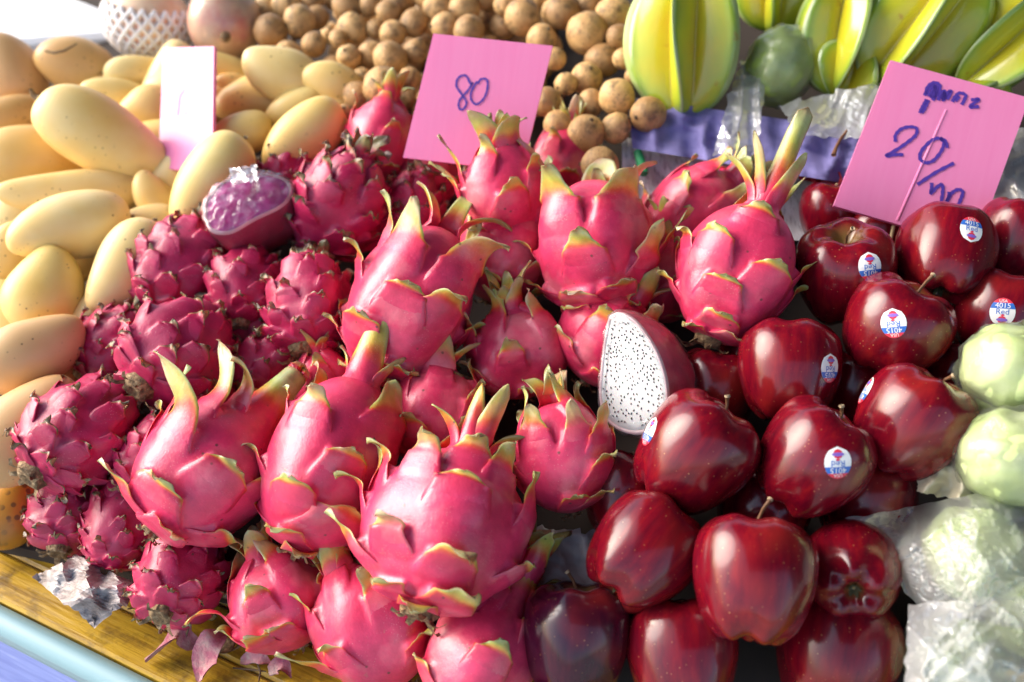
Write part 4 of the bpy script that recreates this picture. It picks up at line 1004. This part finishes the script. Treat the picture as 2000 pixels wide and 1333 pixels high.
for k, (x, y, z, r, g) in enumerate(E):
    m = pose(x, y, z, rg.uniform(0, 360), rg.uniform(-50, 60)) @ Matrix.Diagonal((r, r, r, 1))
    if g in roots:
        o = link("longkong", LKM[k % 4], roots[g]); o.matrix_world = m; par = None
        cal = link("calyx", LKC, o); cal.matrix_parent_inverse = Matrix.Identity(4)
        o.matrix_parent_inverse = roots[g].matrix_world.inverted(); o.matrix_basis = m
    else:
        rt = thing("longkong", m, g, "longkong", "loose longkong beside the star fruit")
        link("fruit", LKM[k % 4], rt); link("calyx", LKC, rt)

# ------------------------------------------------------------------ star fruit
def star_mesh(R, H, seed):
    rg = np.random.RandomState(seed); n, m = 44, 100
    t = np.linspace(0, 1, n); th = np.linspace(0, 2 * math.pi, m, endpoint=False)
    ph = t * math.pi; z = -np.cos(ph); env = np.sin(ph) ** np.where(z > 0, 0.95, 0.70) * (1 - 0.04 * z)
    k = (th * 5 / (2 * math.pi)) % 1.0; d = np.abs(k - 0.5) * 2                   # 0 on the rib, 1 in the groove
    rib = 1.0 - 0.68 * np.clip(d, 0, 1) ** 0.72
    rib = rib + 0.05 * np.exp(-(d / 0.07) ** 2)
    hgt = rg.uniform(0.9, 1.05, 5)[(th * 5 / (2 * math.pi)).astype(int) % 5]
    tw = 0.28 * rg.uniform(-1, 1)
    V = np.zeros((n, m, 3)); A = np.zeros((n, m))
    for i in range(n):
        rr = R * env[i] * (1 + (rib * hgt - 1) * (0.55 + 0.45 * math.sin(ph[i])))
        a = th + tw * z[i] + 0.02 * math.sin(3 * z[i] + seed)
        V[i, :, 0] = rr * np.cos(a); V[i, :, 1] = rr * np.sin(a); V[i, :, 2] = z[i] * H + 0.0
        A[i] = np.clip(1 - d * 7.5, 0, 1) * 0.6 + 0.28 * np.clip(1 - d, 0, 1) + 0.45 * abs(z[i]) ** 3 + 0.2
    return V.reshape(-1, 3), grid_faces(n, m, True), A.ravel()
def star(x, y, off, w_, l_, ang, tilt, seed, label, spin=0):
    z = zpile(x, y) + off; R = 0.5 * w_ * z / FPX; H = 0.5 * l_ * z / FPX
    root = thing("star_fruit", pose(x, y, z, ang, tilt, spin), label, "star fruit", "star fruit at the back right")
    V, F, A = star_mesh(R, H, seed); link("fruit", mesh_of("star_fruit", V, F, M_STAR, {"s": A}), root)
    Vv, Ff = tube([(0, 0, H * 0.9), (0, 0, H * 1.02), (0.05 * R, 0, H * 1.14)], [0.16 * R, 0.09 * R, 0.03 * R]); link("tip", mesh_of("tip", Vv, Ff, M_STAR, {"s": np.full(len(Vv), 0.8)}), root)
    return root
star(1342, 88, -0.045, 236, 285, 265, 8, 1, "largest star fruit, hanging tip down above the violet cloth", spin=-24)
star(1512, -5, -0.02, 160, 130, 262, 0, 2, "star fruit cut off by the top edge, second from the largest", spin=36)
star(1640, 75, -0.03, 190, 215, 262, 10, 3, "star fruit with its tip down in the middle, behind the card marked 20's upper left", spin=10)
star(1795, 60, -0.045, 215, 280, 228, 8, 4, "green-yellow star fruit slanting down left onto the top of the card marked 20", spin=32)
star(1960, 85, -0.04, 190, 230, 222, 10, 5, "orange-yellow star fruit at the right edge above the card marked 20", spin=60)
star(1985, 0, 0.01, 160, 130, 240, 0, 6, "darker star fruit in the upper right corner", spin=0)
star(1900, 165, 0.02, 230, 120, 200, 0, 7, "shaded star fruit peeping over the top edge of the card marked 20", spin=30)
star(1660, 145, 0.01, 200, 110, 240, 0, 8, "star fruit underneath the tip-down middle one", spin=0)
g_, rx, rz = blob("green_fruit", 1525, 130, zpile(1525, 130) - 0.01, 130, 150, M_GREEN, "dark green fruit knotted in clear plastic between the star fruits", "fruit", ang=70, amp=0.16, fr=2.6, seed=5)
V, F = ellipsoid(rx * 1.06, rx * 1.06, rz * 1.06, 28, 40, 0.10, 4.5, 6); link("plastic_wrap", mesh_of("plastic_wrap", V, F, M_CLING), g_)

# ------------------------------------------------------------------ sheets: film, cloth, sack
def sheet(name, quad, nx, ny, off, mat, label, cat, bumps=(), fold=0.004, fs=45, seed=0, jag=0.0, ridged=True, table_h=None, thick=0.0, group=None, dirx=1.0, diry=1.0, crk=0.10, rot=0.0):
    q = [np.array(p, float) for p in quad]; V = []
    for j in range(ny):
        b = j / (ny - 1)
        for i in range(nx):
            a = i / (nx - 1); p = (q[0] * (1 - a) + q[1] * a) * (1 - b) + (q[3] * (1 - a) + q[2] * a) * b
            if jag:
                e = min(a, 1 - a, b, 1 - b); s = jag * max(0, 1 - e * 6)
                p = p + s * np.array([mnoise.noise(Vector((a * 9, b * 9, seed))), mnoise.noise(Vector((a * 9, b * 9, seed + 9)))])
            h = 0.0
            for (bx, by, br, bh) in bumps:
                d2 = ((p[0] - bx) ** 2 + (p[1] - by) ** 2) / br ** 2
                h = max(h, bh * (1 - d2) ** 0.8) if d2 < 1 else h
            p0_ = p; p = np.array([p[0] * math.cos(R_(rot)) - p[1] * math.sin(R_(rot)), p[0] * math.sin(R_(rot)) + p[1] * math.cos(R_(rot))])
            n = mnoise.noise(Vector((p[0] / 2000 * fs * dirx, p[1] / 2000 * fs * diry, seed * 5.1)))
            n2 = mnoise.noise(Vector((p[0] / 2000 * fs * 2.3 * diry, p[1] / 2000 * fs * 2.3 * dirx, seed * 2.7 + 4)))
            k = (1 - 2 * abs(n)) + 0.28 * (1 - 2 * abs(n2)) if ridged else n + 0.5 * n2
            if ridged:
                n3 = mnoise.noise(Vector((p[0] / 2000 * fs * 7 * (0.35 + 0.65 * abs(n)), p[1] / 2000 * fs * 2.2, seed + 20)))
                k += crk * (1 - 2 * abs(n3))
            h += fold * k; p = p0_
            if table_h is not None: V.append(tuple(T(p[0], p[1], max(table_h + h, 0.002))))
            else: V.append(tuple(P(p[0], p[1], off - h)))
    o = link(name, mesh_of(name, V, grid_faces(ny, nx), mat))
    return tag(o, label, cat, group)
sheet("cloth", [(1225, 190), (1720, 260), (1720, 370), (1235, 290)], 60, 20, 0.02, M_CLOTH, "violet cloth under the star fruit", "cloth", fold=0.018, fs=36, seed=1, diry=0.5)
sheet("sack", [(1215, 268), (1640, 330), (1640, 480), (1215, 430)], 60, 26, 0.045, M_SACK, "white woven sack below the violet cloth", "sack", fold=0.010, fs=24, seed=2, ridged=False)
Vv, Ff = tube([P(1246, 298, 0.026), P(1252, 318, 0.024), P(1258, 340, 0.026)], [0.004, 0.0045, 0.004]); tag(link("green_strap", mesh_of("green_strap", Vv, Ff, M_SACKGREEN)), "short green strap on the white sack's left end", "strap")
sheet("plastic_bag", [(1445, 120), (1500, 120), (1478, 315), (1392, 300)], 26, 50, -0.004, M_BAG, "twisted clear plastic bag end hanging over the violet cloth", "plastic bag", fold=0.012, fs=26, seed=3, jag=10, diry=0.35, dirx=1.6, group="plastic bags")
sheet("plastic_bag", [(1520, 205), (1720, 160), (1730, 275), (1560, 265)], 50, 30, -0.002, M_BAG, "crumpled clear plastic bag between the star fruit and the card marked 20", "plastic bag", fold=0.014, fs=34, seed=4, jag=12, dirx=0.35, rot=-25, group="plastic bags")
sheet("plastic_bag", [(1960, 250), (2060, 250), (2060, 400), (1920, 400)], 26, 30, 0.01, M_BAG, "white plastic bag behind the right edge of the card marked 20", "plastic bag", fold=0.012, fs=20, seed=5, group="plastic bags")
sheet("wrapper", [(1555, 315), (1640, 330), (1650, 372), (1560, 350)], 20, 12, 0.02, M_REDWRAP, "crumpled red wrapper in front of the violet cloth", "wrapper", fold=0.008, fs=90, seed=6)
Vv, Ff = tube([P(1655, 255, -0.012), P(1643, 270, -0.016), P(1633, 288, -0.016), P(1628, 304, -0.014)], [0.0012, 0.0013, 0.0014, 0.0022]); tag(link("loose_stem", mesh_of("loose_stem", Vv, Ff, M_ASTEM)), "loose brown fruit stem lying on the plastic by the card marked 20", "stem")
tg_ = thing("paper_tag", pose(1888, 22, zpile(1888, 22) - 0.075, 75, 10, 0), "small white, teal and orange paper tag among the star fruit at the top right", "tag")
for nm, y0, y1, mt in (("tag_top", 0.006, 0.014, M_ST_WHITE), ("tag_band", -0.002, 0.006, M_TEAL), ("tag_foot", -0.014, -0.002, M_ORANGE)):
    V, F = rbox(-0.0004, 0.0004, -0.007, 0.007, y0, y1, 0.0001); link(nm, mesh_of(nm, V, F, mt, smooth=False), tg_)

# ------------------------------------------------------------------ guavas and their bags at the right edge
GG = "pale green guavas at the right edge"
def guava(x, y, z, w_, h_, label, seed, wrap=True, mat=M_GUAVA, ang=80, tilt=0, amp=0.12):
    root, rx, rz = blob("guava", x, y, z, w_, h_, mat, label, "guava", ang, tilt, amp, 2.6, seed, GG)
    if wrap:
        V, F = ellipsoid(rx * 1.05, rx * 1.05, rz * 1.06, 30, 44, 0.13, 3.4, seed + 1); link("plastic_wrap", mesh_of("plastic_wrap", V, F, M_CLING), root)
guava(1985, 725, zpile(1985, 725) - 0.035, 210, 185, "upper guava at the right edge under the shaded stickered apple", 1)
guava(1985, 795, zpile(1985, 795) - 0.01, 190, 150, "guava squeezed between the upper and the middle one at the right edge", 2)
guava(1975, 895, zpile(1975, 895) - 0.03, 205, 190, "middle guava at the right edge above the torn plastic bag", 3)
guava(1905, 1085, zpile(1905, 1085) + 0.0, 200, 185, "whitish guava inside the torn plastic bag", 4, False)
guava(1885, 1285, ztab(1885, 1285, 0.075), 230, 200, "guava in crinkled film in the lower right corner", 5)
guava(2010, 1200, zpile(2010, 1200) + 0.01, 160, 160, "guava cut off by the right edge below the torn plastic bag", 6, False)
sheet("plastic_bag", [(1640, 1018), (2050, 935), (2050, 1240), (1800, 1190)], 90, 70, 0.012, M_BAG, "torn translucent plastic bag spread over a guava beside the apples", "plastic bag", bumps=[(1905, 1085, 150, 0.052), (2010, 1190, 90, 0.03)], fold=0.013, fs=26, seed=7, jag=8, dirx=0.38, diry=1.0, rot=32, crk=0.22, group="plastic bags")
sheet("plastic_bag", [(1775, 1180), (2050, 1160), (2050, 1360), (1765, 1360)], 70, 50, 0.0, M_BAG, "crinkled plastic bag over the guava in the lower right corner", "plastic bag", bumps=[(1885, 1285, 170, 0.050)], fold=0.011, fs=28, seed=8, jag=8, dirx=0.38, diry=1.0, rot=-40, crk=0.22, group="plastic bags")
sheet("wrapper", [(1800, 880), (1900, 855), (1900, 985), (1790, 960)], 26, 26, 0.0, M_WRAP, "crumpled cream wrapper between the apples and the middle guava", "wrapper", fold=0.012, fs=34, seed=9, jag=10)

sheet("brown_paper", [(1030, 1030), (1185, 1040), (1175, 1160), (1045, 1180)], 24, 20, 0.055, M_GREY, "crumpled greyish paper in the gap between the dragon fruit and the apples", "paper", fold=0.012, fs=40, seed=11, jag=12)
sheet("film_tuft", [(448, 330), (500, 322), (505, 352), (452, 362)], 18, 14, -0.075, M_BAG, "crinkled tuft of cling film behind the cut purple half", "film", fold=0.010, fs=90, seed=12, jag=10)

# ------------------------------------------------------------------ price cards
def on_plane(o, n, px, py):
    d = ray(px, py); return CAM + d * ((o - CAM).dot(n) / d.dot(n))
def sign(tl, tr, bl, z, dz, label, strokes, ink, wpx, stick, crease=None):
    A = CAM + ray(*tl) * z; B = CAM + ray(*tr) * (z + dz[0]); Cc = CAM + ray(*bl) * (z + dz[1])
    X = (B - A); wx = X.length; X.normalize(); Y0 = A - Cc; Y = (Y0 - X * Y0.dot(X)); hy = Y.length; Y.normalize(); N = X.cross(Y)
    m = Matrix((X, Y, N)).transposed().to_4x4(); m.translation = Cc; root = thing("price_card", m, label, "price card", "pink price cards on sticks")
    sk = Y0.dot(X) / hy
    V = []; F = []; n = 33; t = 0.0035
    for k in range(2):
        for (b) in (0.0, hy):
            for i in range(n):
                a = wx * i / (n - 1); V.append((a + sk * b * 0.98, b, -k * t + (0.0 * (i % 2) * (1 if k == 0 else -1))))
    def id_(k, r, i): return k * 2 * n + r * n + i
    for i in range(n - 1):
        F.append((id_(0, 0, i), id_(0, 0, i + 1), id_(0, 1, i + 1), id_(0, 1, i))); F.append((id_(1, 0, i + 1), id_(1, 0, i), id_(1, 1, i), id_(1, 1, i + 1)))
        for r in (0, 1): F.append((id_(0, r, i), id_(1, r, i), id_(1, r, i + 1), id_(0, r, i + 1)))
    for i in (0, n - 1): F.append((id_(0, 0, i), id_(0, 1, i), id_(1, 1, i), id_(1, 0, i)))
    link("board", mesh_of("board", V, F, M_SIGN, smooth=False), root)
    mi = m.inverted(); o = A
    for nm, group in strokes:
        Vv = []; Ff = []; b0 = 0
        for ln in group:
            p = spline(ln, max(8, 7 * len(ln))); pts = [mi @ on_plane(o, N, *q) for q in p]; b0 = len(Vv)
            hw = wpx * z / FPX * 0.5
            for i, q in enumerate(pts):
                d = pts[min(i + 1, len(pts) - 1)] - pts[max(i - 1, 0)]; d.z = 0; d.normalize(); s_ = Vector((-d.y, d.x, 0)) * hw * (1 + 0.15 * math.sin(i * 1.3))
                Vv += [(q.x + s_.x, q.y + s_.y, 0.0006), (q.x - s_.x, q.y - s_.y, 0.0006)]
            Ff += [(b0 + 2 * i, b0 + 2 * i + 1, b0 + 2 * i + 3, b0 + 2 * i + 2) for i in range(len(pts) - 1)]
        link(nm, mesh_of(nm, Vv, Ff, ink, smooth=False), root)
    (a, b, front) = stick
    pa, pb = mi @ on_plane(o, N, *a), mi @ on_plane(o, N, *b); zz = 0.0004 if front else -0.0055
    Vv, Ff = tube([(pa.x, pa.y, zz), ((pa.x + pb.x) / 2, (pa.y + pb.y) / 2, zz), (pb.x, pb.y, zz)], 0.0016); link("stick", mesh_of("stick", Vv, Ff, M_STICK), root)
    if crease:
        pa, pb = mi @ on_plane(o, N, *crease[0]), mi @ on_plane(o, N, *crease[1])
        Vv, Ff = tube([(pa.x, pa.y, -0.0009), ((pa.x + pb.x) / 2, (pa.y + pb.y) / 2, -0.0008), (pb.x, pb.y, -0.0007)], 0.0015); link("stick_ridge", mesh_of("stick_ridge", Vv, Ff, M_SIGN), root)
    return root
k2 = lambda L: [(650 + a / 2.857, b / 2.857) for a, b in L]
k3 = lambda L: [(1640 + a / 4.167, 100 + b / 4.167) for a, b in L]
k1 = lambda L: [(a / 2.857, b / 2.857) for a, b in L]
sign((847, 66), (1080, 90), (787, 308), 0.845, (-0.01, 0.0), "pink price card with 80 handwritten in violet, behind the dragon fruit", [
    ("numeral", [k2([(782, 462), (770, 472), (742, 424), (702, 436), (690, 482), (722, 532), (746, 575), (728, 612), (706, 606), (708, 562), (758, 502), (780, 464)])]),
    ("numeral", [k2([(806, 456), (776, 508), (772, 556), (800, 584), (840, 556), (862, 502), (860, 448), (828, 444), (808, 470)])])], M_INK, 4.2, ((915, 230), (905, 345), False))
sign((1740, 118), (2012, 192), (1628, 402), 0.80, (-0.012, -0.02), "pink price card with 20 and scribbled words in violet, behind the apples", [
    ("numeral", [k3([(452, 742), (452, 690), (492, 642), (560, 620), (622, 632), (618, 684), (556, 740), (470, 800), (376, 856), (450, 846), (516, 846)])]),
    ("numeral", [k3([(838, 722), (782, 714), (722, 750), (662, 820), (652, 880), (700, 912), (764, 890), (822, 820), (846, 752), (820, 714), (858, 738), (874, 792)])]),
    ("slash", [k3([(928, 914), (784, 988), (630, 1088)])]),
    ("letter", [k3([(746, 1074), (746, 1118), (740, 1160), (786, 1112), (830, 1090), (836, 1150), (824, 1226)])]),
    ("letter", [k3([(888, 1148), (886, 1190), (868, 1226), (906, 1162), (958, 1130), (998, 1146), (986, 1200), (958, 1262)])]),
    ("letter", [k3([(690, 366), (716, 292), (768, 260), (812, 282), (800, 340), (752, 404)]), k3([(700, 352), (756, 282), (774, 320), (736, 384)]), k3([(724, 376), (776, 292), (792, 318), (764, 386)]), k3([(706, 396), (676, 450), (648, 508)]), k3([(720, 400), (690, 470), (664, 506)])]),
    ("letter", [k3([(798, 404), (822, 348), (852, 330), (838, 404), (880, 340), (904, 332), (872, 398)]), k3([(820, 390), (850, 350), (860, 396)])]),
    ("letter", [k3([(914, 416), (940, 370), (976, 344), (1022, 362), (1010, 404), (990, 440)]), k3([(940, 410), (960, 384), (974, 372)])]),
    ("letter", [k3([(1066, 402), (1130, 396), (1058, 456), (1132, 454)])])], M_INK, 6.5, ((1750, 438), (1738, 490), False), crease=((1848, 215), (1752, 432)))
sign((317, 94), (416, 91), (309, 328), 1.0, (-0.055, -0.06), "narrow pink price card turned edgeways among the mangoes", [
    ("numeral", [k1([(1002, 545), (996, 600), (990, 645)]), k1([(1000, 545), (1030, 500), (1062, 512)]), k1([(1016, 622), (1042, 632)])])], M_INK_FAINT, 4, ((360, 200), (352, 400), False))

# ------------------------------------------------------------------ bits on the slats
pp = sheet("crumpled_paper", [(62, 1128), (150, 1085), (285, 1150), (185, 1225)], 26, 22, 0, M_PAPER, "crumpled silvery paper lying on the yellow slats", "paper", bumps=[(155, 1140, 75, 0.03), (215, 1155, 60, 0.026)], fold=0.013, fs=34, seed=3, jag=14, table_h=0.008)
for p in pp.data.polygons: p.use_smooth = False
def shred(pts, wd, label, mat=M_PETAL, seed=0, name="dried_petal", group="dried scraps on the slats"):
    """a curled strip: centre line as (px, py, height)"""
    c = [np.array(T(px, py, h)) for px, py, h in pts]; c = spline(c, 16); V = []; n = len(c)
    for i in range(n):
        d = c[min(i + 1, n - 1)] - c[max(i - 1, 0)]; s = np.cross(d, np.array([0, 0, 1.0])); s /= max(np.linalg.norm(s), 1e-6)
        f = i / (n - 1); ww = wd * (math.sin(math.pi * (0.12 + 0.84 * f)) ** 0.7)
        tw = 0.9 * math.sin(f * 4 + seed)
        sv = s * math.cos(tw) + np.array([0, 0, 1]) * math.sin(tw)
        for k in (-1, -0.5, 0, 0.5, 1):
            h = 0.35 * wd * (k * k) + 0.15 * wd * mnoise.noise(Vector((i * 0.5, k * 2, seed)))
            q = c[i] + sv * ww * k + np.array([0, 0, h]); q[2] = max(q[2], 0.0015); V.append(tuple(q))
    m = len(V); V += [(a, b, c_ + 0.0009) for a, b, c_ in V]
    F = grid_faces(n, 5) + grid_faces(n, 5, base=m, flip=True)
    return tag(link(name, mesh_of(name, V, F, mat)), label, "dried petal", group)
shred([(285, 1295, .004), (320, 1265, .012), (350, 1235, .022), (372, 1255, .012), (395, 1262, .006)], 0.0095, "dried pink fruit scale curled at the table edge", seed=1)
shred([(392, 1332, .003), (402, 1290, .012), (418, 1255, .022), (440, 1240, .012)], 0.0105, "withered greyish pink scale standing right of the other curled one", seed=2)
shred([(470, 1295, .003), (500, 1285, .008), (530, 1300, .004)], 0.005, "small dry red scrap below the flap-leaved dragon fruit", seed=3)
shred([(525, 1315, .003), (550, 1302, .008), (568, 1325, .003)], 0.006, "small round dry scrap at the bottom edge of the slats", seed=4)
shred([(430, 1262, .003), (455, 1270, .010), (475, 1262, .003)], 0.007, "dull green shrivelled scrap next to the withered scale", mat=M_STUB, seed=5)
for k, (a, b) in enumerate((((500, 1290), (505, 1333)), ((455, 1305), (520, 1312)), ((250, 1190), (290, 1175)))):
    Vv, Ff = tube([T(*a, .004), T((a[0] + b[0]) / 2 + 6, (a[1] + b[1]) / 2, .006), T(*b, .003)], [0.0006, 0.0008, 0.0005])
    tag(link("dry_twig", mesh_of("dry_twig", Vv, Ff, M_TWIG)), ["thin dry twig standing at the bottom of the slats", "dark dry twig lying across the slats near the bottom", "dark fibre poking out from under the crumpled paper"][k], "twig")

# ------------------------------------------------------------------ white boxes in the glare behind the mangoes
def box_at(x, y, z, w_, h_, d_, rotz, mat, name, label, cat):
    p = CAM + ray(x, y) * z
    root = thing(name, Matrix.Translation(p) @ Matrix.Rotation(R_(rotz), 4, 'Z'), label, cat)
    V, F = rbox(-w_ / 2, w_ / 2, -d_ / 2, d_ / 2, -h_, 0, 0.006); link("box", mesh_of("box", V, F, mat, smooth=False), root)
    V, F = rbox(-w_ / 2 - .006, w_ / 2 + .006, -d_ / 2 - .006, d_ / 2 + .006, 0.001, 0.03, 0.006); link("lid", mesh_of("lid", V, F, mat, smooth=False), root)
box_at(20, 20, 1.36, 0.30, 0.25, 0.36, 12, M_WHITE, "foam_box", "white foam box in the glare at the upper left corner", "box")
box_at(192, 20, 1.40, 0.08, 0.22, 0.2, 20, M_GREY, "card_box", "greyish cardboard box beside the white foam box", "box")
